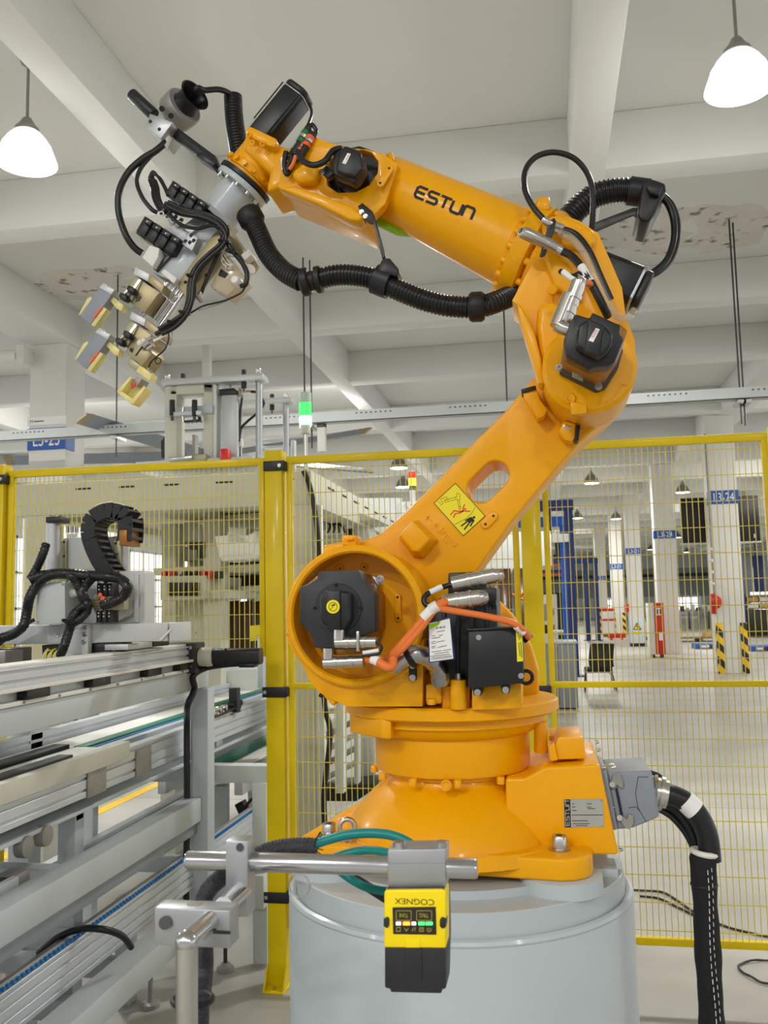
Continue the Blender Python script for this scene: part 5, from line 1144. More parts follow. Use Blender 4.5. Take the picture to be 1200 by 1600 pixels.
# inner columns and shelves seen through the mesh
for px0,px1,y_ in ((252,275,5.1),(292,318,5.4),(318,345,4.9),(385,398,5.6)):
    a,b = W(px0,900,y_),W(px1,900,y_); mbx('inner_column',a.x,b.x,y_,y_+.14,.0,zb)
def mp(nm,pts,y,d,m,bevel=.004,**k): return flat(nm,pts,y,y+d,m,pm,bevel,**k)
mp('shelf',[(240,888),(420,880),(420,892),(240,899)],5.0,.5,MBG)
mp('shelf',[(252,926),(352,921),(352,935),(252,939)],4.85,.6,MBG)
mp('shelf',[(345,918),(420,914),(420,922),(345,928)],5.2,.5,PW)
mp('table_block',[(250,900),(322,899),(322,935),(250,938)],4.8,.6,MBG)
for k in range(5): mp('dark_window',[(262+k*10,910),(270+k*10,910),(270+k*10,931),(262+k*10,931)],4.78,.03,MATS['dark_panel'],.001)
for x,c in ((252,'red_plastic'),(262,'red_plastic'),(284,'black_plastic'),(300,'black_plastic'),(313,'red_plastic'),(325,'red_plastic'),(334,'black_plastic')):
    mp('clamp_block',[(x,893),(x+7,892),(x+7,903),(x,904)],4.82,.1,MATS[c],.002)
mp('white_hood',[(335,838),(355,836),(388,836),(400,829),(400,869),(347,877),(343,870)],4.75,.35,MATS['white_label'],.004)
mp('hood_lip',[(345,868),(401,866),(401,872),(346,877)],4.73,.02,MWT,.002)
for k in range(6): mp('hood_vent',[(355,832+k*2.6),(370+k*3,832+k*2.6),(370+k*3,833.5+k*2.6),(355,833.5+k*2.6)],4.735,.015,MATS['white_label'],.0008)
mp('dark_hose_box',[(352,788),(412,782),(412,802),(352,806)],5.3,.3,MATS['dark_steel'])
mp('upper_shelf',[(335,806),(415,800),(415,812),(335,818)],5.0,.4,MBG)
mp('white_slab',[(275,820),(298,815),(298,845),(276,850)],5.2,.2,MWT)
mp('slanted_chute',[(275,852),(310,862),(310,876),(276,876)],5.2,.3,PW)
mp('black_bracket',[(293,848),(318,846),(318,872),(308,872),(307,858),(293,858)],4.88,.06,MATS['black_plastic'],.003)
for k,(a,b) in enumerate(((330,350),(352,372),(374,394),(396,414))): mp('brown_door',[(a,940),(b,938),(b,1016),(a,1018)],5.5,.03,MATS['brown_glass'],.002)
mp('brown_door',[(345,880),(415,874),(415,914),(352,918)],5.6,.03,MATS['brown_glass'],.002)
mp('door_post',[(322,936),(330,935),(330,1018),(322,1018)],5.4,.08,PW,.002)
mp('base_cabinet',[(335,1048),(402,1045),(402,1090),(335,1096)],5.0,.4,MWT)
mp('alu_post',[(402,995),(411,994),(411,1075),(402,1076)],4.7,.05,MATS['profile_alu'],.002)
mp('alu_post',[(413,995),(417,994),(417,1075),(413,1076)],4.8,.05,MATS['profile_alu'],.002)
mp('yellow_plate',[(390,978),(408,976),(408,1000),(390,1002)],4.72,.02,MATS['yellow_label'],.002)
mp('plinth',[(255,938),(322,936),(322,1080),(255,1085)],5.15,.3,MBG)
for x,y in ((298,980),(305,988)): bolt(pm,W(x,y,5.15),(0,-1,0),.012,.01)
# parts under the right side beam
mp('side_tray',[(497,790),(560,800),(590,812),(560,815),(497,812)],5.6,.5,MBG)
mp('side_trunk',[(500,775),(522,772),(522,800),(500,802)],5.3,.3,MATS['dark_panel'])
mp('white_cover',[(545,822),(572,820),(578,838),(575,860),(545,862)],5.8,.3,MWT)
mp('black_valve',[(541,820),(550,820),(550,838),(541,838)],5.7,.06,MATS['black_plastic'])
mp('cable_duct',[(500,815),(545,812),(545,824),(500,828)],5.6,.2,PG)
mp('side_panel',[(500,838),(560,832),(560,930),(500,940)],6.4,.05,MWT)
MB().tube([W(474,735,4.36),W(484,760,4.38),(XR+.03,4.38,1.85),(XR+.045,4.38,1.6),(XR+.05,4.38,1.3),(XR+.06,4.38,.95),(XR+.085,4.38,.8),(XR+.05,4.38,.5),(XR+.06,4.38,.26)],.014,12).out('cable_loom',CB,pm)
MB().tube([(XR+.06,4.38,.26),(XR+.09,4.37,.2),(XR+.11,4.38,.27)],.008,8).out('cable_end',MATS['cast_grey'],pm)
for k in range(4): MB().tube([W(510+k*3,812,5.5),W(516+k*6,822,5.45),W(512+k*9,832,5.5)],.008,6).out('loose_cable',CB,pm)
mp('white_rail',[(497,1291),(585,1250),(605,1255),(540,1330),(500,1330)],4.6,.3,MWT)
mp('sloping_plate',[(500,1290),(590,1230),(590,1250),(503,1308)],4.9,.02,MWT)
# lower conveyors seen under the beam right of the corner leg
mp('inner_leg',[(524,1095),(537,1095),(537,1240),(524,1240)],5.0,.08,MWT)
mp('inner_leg',[(553,1100),(560,1100),(560,1225),(553,1225)],5.3,.08,PW)
mp('inner_panel',[(560,1140),(586,1140),(586,1225),(560,1225)],5.9,.05,PW)
mp('cross_rail',[(500,1108),(560,1106),(560,1113),(500,1116)],5.05,.08,PG)
for k in range(4): mp('slanted_rail',[(498,1150+k*22),(560,1118+k*22),(560,1128+k*22),(498,1161+k*22)],5.5+.1*k,.06,MATS['profile_alu'] if k%2 else MATS['cast_grey'])
mp('dark_floor_box',[(500,1232),(585,1224),(585,1252),(500,1252)],5.6,.3,MATS['dark_panel'])
# ---- press on top of the portal
pr = thing('pneumatic_press','pneumatic lift with grey cylinder and beige yoke standing on top of the portal','press',(-1.9,4.9,zt-.03))
def pp(nm,pts,y,d,m,bevel=.003,**k): return flat(nm,pts,y,y+d,m,pr,bevel,**k)
YPp = 4.8
pp('yoke_post',[(257,602),(276,602),(276,722),(257,722)],YPp,.12,MBG); pp('yoke_post',[(318,600),(332,600),(332,722),(318,722)],YPp,.12,MBG)
pp('yoke_side',[(332,598),(338,602),(338,722),(332,722)],YPp+.01,.1,MWT)
pp('yoke_head',[(257,602),(332,598),(332,614),(257,617)],YPp,.12,MBG)
pp('yoke_cross',[(257,638),(332,632),(332,645),(257,650)],YPp-.02,.1,PG)
pp('front_bar',[(260,644),(314,641),(314,648),(260,650)],YPp-.1,.06,MATS['anodised'])
for x in (269,304):
    MB().cyl(W(x,650,YPp-.09),W(x,625,YPp-.09),.016,n=18).out('shock_absorber',MATS['black_plastic'],pr,.003); MB().cyl(W(x,657,YPp-.09),W(x,645,YPp-.09),.009,n=12).out('absorber_tip',MATS['dark_steel'],pr)
MB().cyl(W(286,660,YPp-.08),W(286,636,YPp-.08),.008,n=12).out('stop_screw',MATS['nickel'],pr)
pp('hook_bar',[(286,660),(312,658),(312,650),(309,650),(309,655),(286,657)],YPp-.05,.03,MATS['black_plastic'])
pp('top_bar',[(251,593),(410,583),(412,593),(251,602)],YPp-.03,.1,MATS['anodised'])
pp('rear_bar',[(338,627),(455,620),(456,628),(338,634)],YPp+.55,.1,MATS['anodised'])
for x,y,s in ((262,590,1),(404,580,1)): MB().cyl(W(x,y+3,YPp),W(x,y-4,YPp),.016,n=14).out('post_nut',MATS['nickel'],pr,.002)
for x,y in ((286,587),(381,581)): MB().cyl(W(x,y+4,YPp),W(x,y-3,YPp),.014,n=14).out('rubber_cap',MATS['black_plastic'],pr,.002)
for x,y,yy in ((381,594,YPp),(425,628,YPp+.6),(340,628,YPp+.6)):
    MB().cyl(W(x,y,yy),W(x,y+13,yy),.015,n=16).out('damper',MATS['black_plastic'],pr,.002); MB().cyl(W(x,y+13,yy),W(x,y+18,yy),.004,n=8).out('damper_pin',MATS['dark_steel'],pr)
    MB().cyl(W(x,y-12,yy),W(x,y-7,yy),.014,n=14).out('rubber_cap',MATS['black_plastic'],pr,.002)
MB().cyl(W(405,592,YPp+.02),W(405,730,YPp+.02),.02,n=22).out('guide_post',MATS['aluminium'],pr)
MB().cyl(W(447,625,YPp+.6),W(447,740,YPp+.6),.02,n=22).out('guide_post',MATS['aluminium'],pr)
MB().cyl(W(447,622,YPp+.6),W(447,616,YPp+.6),.014,n=14).out('post_nut',MATS['nickel'],pr)
cy = pp('air_cylinder',[(346,614),(364,612),(371,616),(371,730),(346,730)],YPp+.02,.09,MATS['anodised'],.01)
pp('cylinder_cap',[(342,608),(365,606),(370,610),(370,616),(342,617)],YPp+.01,.11,MATS['black_plastic'])
MB().cyl(W(360,608,YPp+.06),W(360,596,YPp+.06),.006,n=12).out('cylinder_rod',MATS['steel'],pr)
MB().b2(tuple(W(372,618,YPp+.03)),tuple(W(378,608,YPp+.07))).out('elbow_fitting',MATS['olive_alu'],pr,.003); conn(pr,[W(376,612,YPp+.05),W(392,612,YPp+.05)],.008,grooves=False)
MB().tube([W(392,612,YPp+.05),W(402,614,YPp+.08),W(412,630,YPp+.12),W(402,645,YPp+.1),W(385,660,YPp+.08),W(376,672,YPp+.06),W(374,700,YPp+.06),W(375,725,YPp+.06)],.008,8).out('air_hose',CB,pr)
MB().tube([W(378,622,YPp+.05),W(375,650,YPp+.05),W(374,690,YPp+.05)],.007,8).out('air_hose',CB,pr); MB().cyl(W(377,686,YPp+.06),W(377,698,YPp+.06),.012,n=12).out('hose_joint',MATS['tube_white'],pr)
MB().lathe([(0,.03),(.055,.032),(.065,.026)],W(352,720,YPp-.05),(0,0,1),20).out('red_cap',MATS['red_plastic'],pr)
pp('mount_plate',[(212,722),(395,712),(395,724),(212,734)],YPp-.04,.4,PW)
pp('clevis',[(262,715),(300,711),(300,717),(262,720)],YPp-.08,.05,MATS['nickel'])
pp('clevis',[(292,712),(322,709),(322,719),(292,722)],YPp-.06,.05,MATS['olive_alu'])
pp('black_chain',[(251,690),(257,682),(258,716),(252,716)],YPp+.2,.06,MATS['black_plastic']); pp('black_chain',[(278,680),(284,690),(286,712),(278,712)],YPp+.2,.06,MATS['black_plastic'])
pp('small_cylinder',[(300,679),(305,679),(305,708),(300,708)],YPp+.15,.05,MATS['cast_grey'])
pp('rail_frame',[(410,686),(445,684),(445,688),(410,690)],YPp+.8,.05,PW); pp('rail_frame',[(410,697),(445,695),(445,699),(410,701)],YPp+.8,.05,PW)
pp('rail_post',[(454,688),(460,687),(460,745),(454,745)],YPp+.8,.05,PW)
pr_b = MB().b2((-2.5,4.56,zt),(-1.32,5.5,zt+.02)).out('base_plate',PW,pr,.002)
# ---- green signal tower on the portal's corner leg
def tower(name,label,px,pbase,ptop,Y,r,segs):
    base = W(px,pbase,Y); top = W(px,ptop,Y); t = thing(name,label,'signal light',base); H = top.z-base.z
    z = base.z
    for nm,frac,m,k in segs:
        MB().lathe([(0,r*k*.98),(.003,r*k),(H*frac-.003,r*k),(H*frac,r*k*.98)],(base.x,Y,z),(0,0,1),28).out(nm,MATS[m],t); z += H*frac
    return t
mat('green_lens',(70,225,110),.25,emit=.9,var=0); mat('grey_lens',(186,204,194),.3,var=.02,alpha=.85); mat('orange_lens',(255,150,50),.3,emit=3,var=0); mat('red_lens',(226,56,24),.3,emit=.35,var=0)
tower('signal_tower','green lit signal tower on a pole beside the tall yellow post',478.5,760,614,4.5,.0335,(('pole',.56,'steel',.32),('foot_cup',.09,'machine_beige',.78),('green_lens',.10,'led_green',1),('green_band',.14,'green_lens',1),('grey_lens',.11,'grey_lens',1)))
t = tower('signal_tower','beacon lit orange under a red cap, beyond the fence behind the arm',645,786,735,9.1,.038,(('pole',.40,'tube_white',.8),('green_lens',.12,'green_ring',1),('orange_lens',.24,'orange_lens',1.05),('red_lens',.19,'red_lens',1),('cap',.05,'tube_white',.8)))
# white enclosure the beacon stands on
e = thing('machine_enclosure','white machine enclosure under the orange and red beacon','enclosure',(-1.1,9.2,0))
flat('front_panel',[(500,778),(628,778),(628,1075),(500,1080)],9.0,9.05,MWT,e,.004)
a = W(628,780,9.0); MB().b2((a.x-.02,8.95,0),(a.x+.42,10.2,W(645,786,9.1).z)).out('enclosure_body',MWT,e,.006)
MB().b2((a.x-.6,9.06,a.z-.1),(a.x-.02,10.4,a.z)).out('roof_rail',MATS['white_label'],e,.004)
MB().cyl((a.x+.05,8.93,a.z-.05),(a.x+.3,8.93,a.z-.35),.02,n=10).out('grab_rail',MATS['tube_white'],e)
# tall brown-fronted machine behind the middle post
bm_ = thing('glass_machine','dark brown glass fronted machine behind the post next to the robot','machine',W(790,1000,7.0)*1)
bm_.location.z = 0
a,b = W(757,885,7.0),W(842,885,7.0)
MB().b2((a.x,7.05,0),(b.x,8.0,W(800,885,7.0).z)).out('cabinet',PW,bm_,.006)
for i in range(2): 
    x0 = a.x+(b.x-a.x)*i/2+.01; x1 = a.x+(b.x-a.x)*(i+1)/2-.01; MB().b2((x0,7.02,.1),(x1,7.05,W(800,888,7.0).z)).out('brown_door',MATS['brown_glass'],bm_,.004)
MB().b2((a.x-.25,7.1,W(800,885,7.0).z),(b.x+.1,8.0,W(800,830,7.0).z)).out('upper_hood',MWT,bm_,.006)
MB().cyl(W(800,962,7.0),W(800,962,7.02),.012,n=14).out('green_indicator',MATS['led_green'],bm_)
for k in range(3):
    p = W(800+k*4,928+k*2,6.99); MB().tube([p,p+V((.05,.01,-.02)),p+V((.09,.0,.01))],.008,6).out('orange_cable',CO,bm_)
# ================================================================== the open hall beyond the fence, right
WP = MATS['white_paint']
mat('crane_blue',(24,96,200),.4,var=.05); mat('crane_navy',(30,52,110),.45,var=.05); mat('pallet_blue',(44,84,160),.5,var=.06); mat('pallet_wood',(120,92,56),.7,var=.2,nscale=20)
mat('sign_yellow',(236,206,20),.5,var=.03); mat('carton',(196,160,110),.7,var=.08); mat('mesh_black',(30,30,32),.7,var=.3,nscale=60,alpha=.86); mat('screen_black',(24,20,26),.4,var=.1)
def box(nm,lo,hi,m,parent,bevel=.004,**k): return MB().b2(lo,hi).out(nm,m,parent,bevel,**k)
# black screen hung behind the first column
s = thing('display_panel','big black display panel mounted behind the nearest white column','screen',(3.74,18.7,2.6))
a,b = W(1062,779,18.75),W(1188,845,18.75)
box('panel',(a.x,18.72,b.z),(b.x,18.82,a.z),MATS['screen_black'],s,.01)
for i in (1,2,3): box('panel_seam',(a.x+(b.x-a.x)*i/4-.004,18.715,b.z+.01),(a.x+(b.x-a.x)*i/4+.004,18.722,a.z-.01),MATS['ink'],s,0)
box('panel_bracket',(3.35,18.5,b.z+.1),(3.55,18.72,a.z-.1),MATS['dark_steel'],s)
box('panel_frame',(a.x-.02,18.74,b.z-.03),(b.x+.02,18.8,b.z),WP,s,.003)
box('panel_badge',(b.x-.12,18.715,b.z+.06),(b.x-.1,18.722,b.z+.14),MATS['white_label'],s,0)
# red siren on the column
s = thing('wall_siren','round red alarm siren on the left side of the nearest column','siren',(3.15,18.1,1.45))
p = W(1114,941,18.0)
MB().lathe([(0,.1),(.05,.13),(.12,.13),(.17,.06)],(p.x+.12,18.05,p.z),(-1,-.35,0),24).out('horn',MATS['red_plastic'],s)
box('siren_back',(3.13,17.98,p.z-.22),(3.205,18.2,p.z+.16),MATS['red_plastic'],s,.01)
box('conduit',(3.17,17.985,p.z+.1),(3.2,18.02,4.6),MATS['cast_grey'],s,.003)
for k in range(4): MB().ball((3.17,17.97,p.z+.35+.22*k),.035,10).out('white_clip',MATS['tube_white'],s)
# red fire cabinet by the second column
c = thing('fire_cabinet','tall narrow red and white fire cabinet beside the second column','cabinet',(2.62,23.2,0))
a = W(1024,1024,23.0); b = W(1040,1024,23.0); zt_ = W(1030,942,23.0).z
box('white_side',(a.x-.12,22.95,.08),(a.x+.02,23.5,zt_),WP,c); box('red_door',(a.x+.02,22.93,.08),(b.x,23.5,zt_),MATS['red_plastic'],c)
box('pictogram',(a.x+.05,22.925,zt_-.3),(b.x-.07,22.93,zt_-.12),MATS['white_label'],c,0); box('label',(a.x+.1,22.925,.42),(b.x-.04,22.93,.62),MATS['white_label'],c,0)
box('pictogram_mark',(a.x+.08,22.92,zt_-.27),(a.x+.11,22.926,zt_-.15),MATS['ink'],c,0); box('pictogram_mark',(a.x+.15,22.92,zt_-.27),(a.x+.18,22.926,zt_-.15),MATS['ink'],c,0)
for xx in (a.x-.06,b.x-.08): MB().cyl((xx,23.0,.05),(xx+.05,23.0,.05),.05,n=14).cyl((xx,23.4,.05),(xx+.05,23.4,.05),.05,n=14).out('castor',MATS['dark_steel'],c)
# grey box with warning triangle in front of the third column
c = thing('switch_cabinet','grey floor cabinet with a yellow warning triangle before the third column','cabinet',(2.9,28.6,0))
YC = 28.5; a,b = W(986,1008,YC),W(1010,1008,YC); zt_ = W(998,966,YC).z
box('plinth',(a.x,YC,0),(b.x,YC+.5,.1),MATS['black_plastic'],c); box('body',(a.x,YC,.1),(b.x,YC+.5,zt_),MATS['grey_paint'],c)
t_ = [W(995.2,973.5,YC-.005),W(1001.5,983.5,YC-.005),W(990,983.5,YC-.005)]
MB().prism(t_,(0,.004,0)).out('warning_triangle',MATS['sign_yellow'],c); m_ = MB()
for i in range(3): m_.ribbon([t_[i],t_[(i+1)%3]],.003,.025,(0,-1,0))
m_.ribbon([W(996.2,976,YC-.006),W(994.6,979,YC-.006),W(996.6,979.4,YC-.006),W(995.2,982,YC-.006)],.003,.02,(0,-1,0)).out('warning_mark',MATS['ink'],c)
yl = box('yellow_plate',tuple(W(990,991,YC-.01)),tuple(W(1002.5,987,YC-.002)),MATS['sign_yellow'],c,0); text('plate_text','当心触电',MATS['ink'],yl,W(990.6,990.2,YC-.01),(1,0,0),(0,0,1),.045,width=.22)
# red and white boxes with hazard edge, pallet, red barrier
c = thing('red_white_cabinet','white equipment cabinet with red bands and a hazard striped edge, behind the crane posts','cabinet',(2.2,36,0))
YC = 36.0; a,b = W(941,995,YC),W(962,995,YC); zt_ = W(950,951,YC).z
box('body',(a.x,YC,.12),(b.x,YC+.6,zt_),WP,c); box('red_band',(a.x-.01,YC-.01,zt_-.1),(b.x+.01,YC+.5,zt_+.01),MATS['red_plastic'],c); box('red_band',(a.x-.01,YC-.01,.62),(b.x+.01,YC+.5,.70),MATS['red_plastic'],c)
box('hazard_edge',(a.x-.12,YC-.02,.1),(a.x-.01,YC+.05,zt_),MATS['hazard'],c); box('skid',(a.x+.05,YC,.0),(b.x-.05,YC+.6,.12),MATS['pallet_wood'],c)
c = thing('floor_barrier','long low red barrier on the floor at the foot of the far column','barrier',(2.3,33.4,0))
a,b = W(950,1002,33.4),W(978,1002,33.4); box('barrier_beam',(a.x,33.4,.06),(b.x,33.55,.24),MATS['red_plastic'],c,.01); box('barrier_foot',(a.x+.1,33.35,0),(a.x+.16,33.6,.06),MATS['red_plastic'],c); box('barrier_foot',(b.x-.16,33.35,0),(b.x-.1,33.6,.06),MATS['red_plastic'],c)
# small yellow machine right of the grey cabinet
c = thing('floor_machine','small yellow and grey machine between the third and second columns','machine',(3.7,33,0)); p = W(1016,985,33)
MB().lathe([(0,.2),(.3,.24),(.5,.15)],(p.x,33,.12),(0,0,1),16).out('yellow_body',MATS['safety_yellow'],c); box('handle',(p.x-.1,33,.6),(p.x+.25,33.1,.95),MATS['dark_steel'],c,.03); box('wheelbase',(p.x-.2,32.8,0),(p.x+.2,33.2,.12),MATS['black_plastic'],c,.03)
# second siren far away
c = thing('wall_siren','tiny red alarm box on the third column, above the warning cabinet','siren',(2.69,31.1,1.2)); p = W(984,950,31.0); box('alarm_box',(2.62,31.0,p.z-.13),(2.76,31.25,p.z+.13),MATS['red_plastic'],c,.02)
# blue workshop cranes
def crane(lab,xs,y,zt_,m,w=.16,rail=None):
    c = thing('gantry_crane',lab,'crane',(sum(xs)/len(xs),y,0))
    for x in xs: box('post',(x-w/2,y-w/2,.02),(x+w/2,y+w/2,zt_),m,c,.01); box('post_base',(x-w,y-w,0),(x+w,y+w,.03),m,c)
    box('top_beam',(min(xs)-(rail or 0),y-w/2,zt_),(max(xs)+w*.6,y+w/2,zt_+.2),m,c,.01); return c
pN = W(898,1047,17.6); zN = W(898,797,17.6).z
cr = crane('tall navy blue gantry crane post with beam, right behind the middle fence post',[pN.x],17.6,zN,MATS['crane_navy'],.17,rail=2.2)
cr2 = crane('bright blue crane post and rail just left of the navy one','x' and [W(887,1000,18.6).x],18.6,W(887,822,18.6).z,MATS['crane_blue'],.15,rail=2.4)
box('far_post',(pN.x-2.3,17.52,0),(pN.x-2.14,17.68,zN),MATS['crane_navy'],cr); box('far_post',(W(887,1000,18.6).x-2.5,18.52,0),(W(887,1000,18.6).x-2.34,18.68,W(887,822,18.6).z),MATS['crane_blue'],cr2)
box('hoist',tuple(W(853,838,17.6)),tuple(W(861,796,17.75)),MATS['dark_steel'],cr); box('light_bar',tuple(W(842,848,17.5)),tuple(W(888,834,17.6)),MATS['white_label'],cr2)
for y0_,col_ in ((866,'crane_navy'),(890,'crane_navy')): box('cross_rail',tuple(W(842,y0_+5,18.7)),tuple(W(884,y0_,18.8)),MATS[col_],cr2)
for y0_ in (881,895): box('orange_rail',tuple(W(842,y0_+5,18.75)),tuple(W(884,y0_,18.85)),MATS['cable_orange'],cr2)
box('trolley',tuple(W(868,876,18.6)),tuple(W(878,848,18.7)),MATS['dark_steel'],cr2); box('hook_block',tuple(W(856,920,18.6)),tuple(W(861,902,18.7)),MATS['cast_grey'],cr2)
zz = W(930,880,33).z
crane('slim far navy gantry crane with two posts, right of the blue ones',[W(920,998,33).x,W(935,1000,33).x],33,zz,MATS['crane_navy'],.17,rail=2.0)
# machining centre
c = thing('machining_centre','white machining centre with a round grey door window, left of the blue crane post','machine',(.6,21.5,0))
YC = 21.4; a,b = W(820,1000,YC),W(881,1000,YC); zt_ = W(870,928,YC).z
box('body',(a.x,YC,0),(b.x-.12,YC+1.6,zt_),WP,c,.02); box('dark_corner',(b.x-.12,YC+.02,0),(b.x,YC+1.6,zt_+.03),MATS['black_metal'],c,.01); box('top_edge',(a.x,YC-.01,zt_),(b.x-.1,YC+1.6,zt_+.03),MATS['black_metal'],c)
win = circ((853,957),13,-90,90,10); flat('door_window',[(840,944)]+win[::-1]+[(840,970)],YC-.02,YC,MATS['housing_grey'],c,.003)
box('lower_door',tuple(W(846,990,YC-.02)),tuple(W(866,976,YC)),MATS['dark_panel'],c); box('red_button',tuple(W(872,990,YC-.02)),tuple(W(875,986,YC)),MATS['red_plastic'],c)
for k,x in enumerate((878,884,889)):
    p_ = W(x,1002,19.6); 
bt = thing('side_table','small white table with bottles beside the blue post','table',(W(884,1000,19.9).x,20,0)); p_ = W(882,985,19.9); box('table_top',(p_.x-.3,19.8,p_.z-.05),(p_.x+.3,20.3,p_.z),WP,bt)
for sx in (-.27,.23):
    for sy in (0,.4): box('leg',(p_.x+sx,19.83+sy,0),(p_.x+sx+.04,19.87+sy,p_.z-.05),MATS['cast_grey'],bt)
# low grey cabinet
c = thing('storage_cabinet','low grey cabinet on the floor right behind the middle fence post','cabinet',(.1,12.4,0))
a,b = W(845,1104,12.3),W(904,1104,12.3); zt_ = W(880,1006,12.3).z
box('body',(a.x-.5,12.3,.02),(b.x,13.0,zt_),MATS['housing_grey'],c,.006); box('cabinet_top',(a.x-.52,12.28,zt_),(b.x+.02,13.02,zt_+.03),MATS['grey_paint'],c)
for i in range(3): box('door_gap',(a.x-.5+(b.x-a.x+.5)*(i+1)/4-.004,12.296,.05),(a.x-.5+(b.x-a.x+.5)*(i+1)/4+.004,12.302,zt_-.03),MATS['dark_steel'],c,0)
# black mesh chair
c = thing('visitor_chair','black mesh back chair with thin steel legs on the open floor','chair',(1.0,14.6,0))
def cw(x,y,Y=14.6): return W(x,y,Y)
bk = [(923,1008),(958,1007),(957,1025),(959,1038),(956,1045),(924,1046),(921,1036),(922,1022)]
MB().prism(PP(bk,14.5),(0,.02,0)).out('backrest',MATS['mesh_black'],c,.006); 
MB().tube([W(x,y,14.49) for x,y in ((924,1046),(921,1034),(923,1010),(926,1007),(956,1007),(958,1010),(957,1030),(958,1042))],.014,8).out('back_frame',MATS['black_plastic'],c)
z_ = cw(940,1044).z; a,b = cw(914,1044),cw(957,1044)
box('seat',(a.x,14.55,z_-.05),(b.x,15.0,z_),MATS['mesh_black'],c,.02); box('seat_rim',(a.x-.01,14.54,z_-.07),(b.x+.01,15.02,z_-.05),MATS['cast_grey'],c)
for (x,yy,dx) in ((a.x+.02,14.56,-.03),(b.x-.02,14.56,.08),(a.x+.02,14.98,-.03),(b.x-.02,14.98,.06)): MB().cyl((x,yy,z_-.06),(x+dx,yy,.012),.011,n=10).out('leg',MATS['dark_steel'],c)
for xx,dx in ((a.x-.01,0),(b.x+.06,0)): MB().cyl((xx,14.5,.012),(xx,15.02,.012),.011,n=8).out('leg_runner',MATS['dark_steel'],c)
# pallets, racks and goods behind the columns
def pallet(lab,x,y,m,w=1.1,d=.9):
    c = thing('pallet',lab,'pallet',(x,y,0))
    for i in range(5): box('deck_board',(x-w/2,y+i*d/5,.11),(x+w/2,y+i*d/5+d/5-.03,.135),m,c)
    for sx in (-w/2,-.06,w/2-.12): box('runner',(x+sx,y,0),(x+sx+.12,y+d,.11),m,c)
    return c
p = WZ(1115,1014,0); pallet('blue pallet on the floor left of the nearest column',p.x+.1,p.y,MATS['pallet_blue'])
p = WZ(1196,1018,0); pallet('blue pallet at the right edge of the hall',p.x+.2,p.y,MATS['pallet_blue'])
p = WZ(1096,1003,0); q_ = pallet('dark wooden pallet left of the nearest column, beyond the blue one',p.x,p.y,MATS['pallet_wood'],1.6,1)
cc = tag(MB().b2((p.x+.15,p.y+.1,.135),(p.x+.75,p.y+.8,.3)).out('carton_box',MATS['carton'],None,.01),'low brown carton lying on the wooden pallet','carton')
c = thing('work_bench','long steel work bench crowded with machine parts under the far window','bench',(8,44,0)); YC = 44
a,b = W(1062,960,YC),W(1122,960,YC); box('bench_top',(a.x,YC,.78),(b.x,YC+1,.83),MATS['cast_grey'],c)
for i in range(5): x = a.x+(b.x-a.x)*i/4; box('leg',(x-.04,YC,0),(x+.04,YC+.08,.78),MATS['dark_steel'],c)
for i in range(7):
    x = a.x+.1+(b.x-a.x-.3)*i/6; h_ = .15+.25*random.random(); tag(MB().b2((x,YC+.2,.83),(x+.16,YC+.5,.83+h_)).out('machine_part',MATS[('dark_steel','aluminium','grey_paint')[i%3]],None,.01),('dark','silver','pale grey')[i%3]+' machine part, number %d from the left, on the long bench under the far window'%(i+1) if False else ['dark steel part at the left end of the far bench','silver part second from the left on the far bench','pale grey part third from the left on the far bench','dark steel part in the middle of the far bench','silver part third from the right on the far bench','pale grey part second from the right on the far bench','dark steel part at the right end of the far bench'][i],'machine part','parts on the far bench')
c = thing('storage_rack','tall storage rack with cartons and a black cabinet at the right edge of the hall','rack',(7.5,34,0)); YC = 34
a,b = W(1166,1000,YC),W(1215,1000,YC)
for x in (a.x,b.x-.06): box('upright',(x,YC,0),(x+.06,YC+.8,W(1180,928,YC).z),MATS['crane_navy'],c)
for yy in (1008,950,940,931): z_ = max(.05,W(1180,yy,YC).z); box('shelf',(a.x,YC,z_-.04),(b.x,YC+.8,z_),MATS['pallet_wood'],c)
z_ = W(1180,1006,YC).z; tag(MB().b2((a.x+.1,YC+.05,max(.06,z_)),(b.x-.1,YC+.7,W(1180,953,YC).z)).out('black_cabinet',MATS['dark_panel'],None,.01),'black cabinet standing on the lowest shelf of the rack','cabinet')
for i,yy in enumerate((949.5,939.5)):
    for k in range(3):
        x = a.x+.15+k*.42; z_ = W(1180,yy+.5,YC).z; tag(MB().b2((x,YC+.1,z_),(x+.36,YC+.6,z_+.17)).out('carton_box',MATS['carton' if (i+k)%2 else 'white_label'],None,.008),('%s carton at the %s of the %s shelf of the far rack'%('brown' if (i+k)%2 else 'white',('left end','middle','right end')[k],('lower','upper')[i])),'carton','cartons on the far rack')
c = thing('steel_mezzanine','blue grey steel cladding with pipes high on the far right','mezzanine',(9,50,0)); a,b = W(1164,930,50),W(1230,930,50); zA,zB = W(1180,925,50).z,W(1180,868,50).z
for k in range(4): x = a.x+(b.x-a.x)*k/4; box('clad_panel',(x,50,zA),(x+(b.x-a.x)/4-.05,50.2,zB),MATS['crane_navy' if k%2 else 'housing_grey'],c)
for x in (a.x+.1,b.x-.2): box('support_post',(x,50.2,0),(x+.2,50.4,zB),MATS['housing_grey'],c)
for k in range(3): MB().cyl((a.x,49.9,zB+.15+k*.2),(b.x,49.9,zB+.35+k*.2),.05,n=8).out('pipe',MATS['cast_grey'],c)
for k in range(2): box('pipe_stay',(a.x+.6+k*1.0,49.86,zB-.02),(a.x+.66+k*1.0,50.05,zB+.7),MATS['dark_steel'],c)
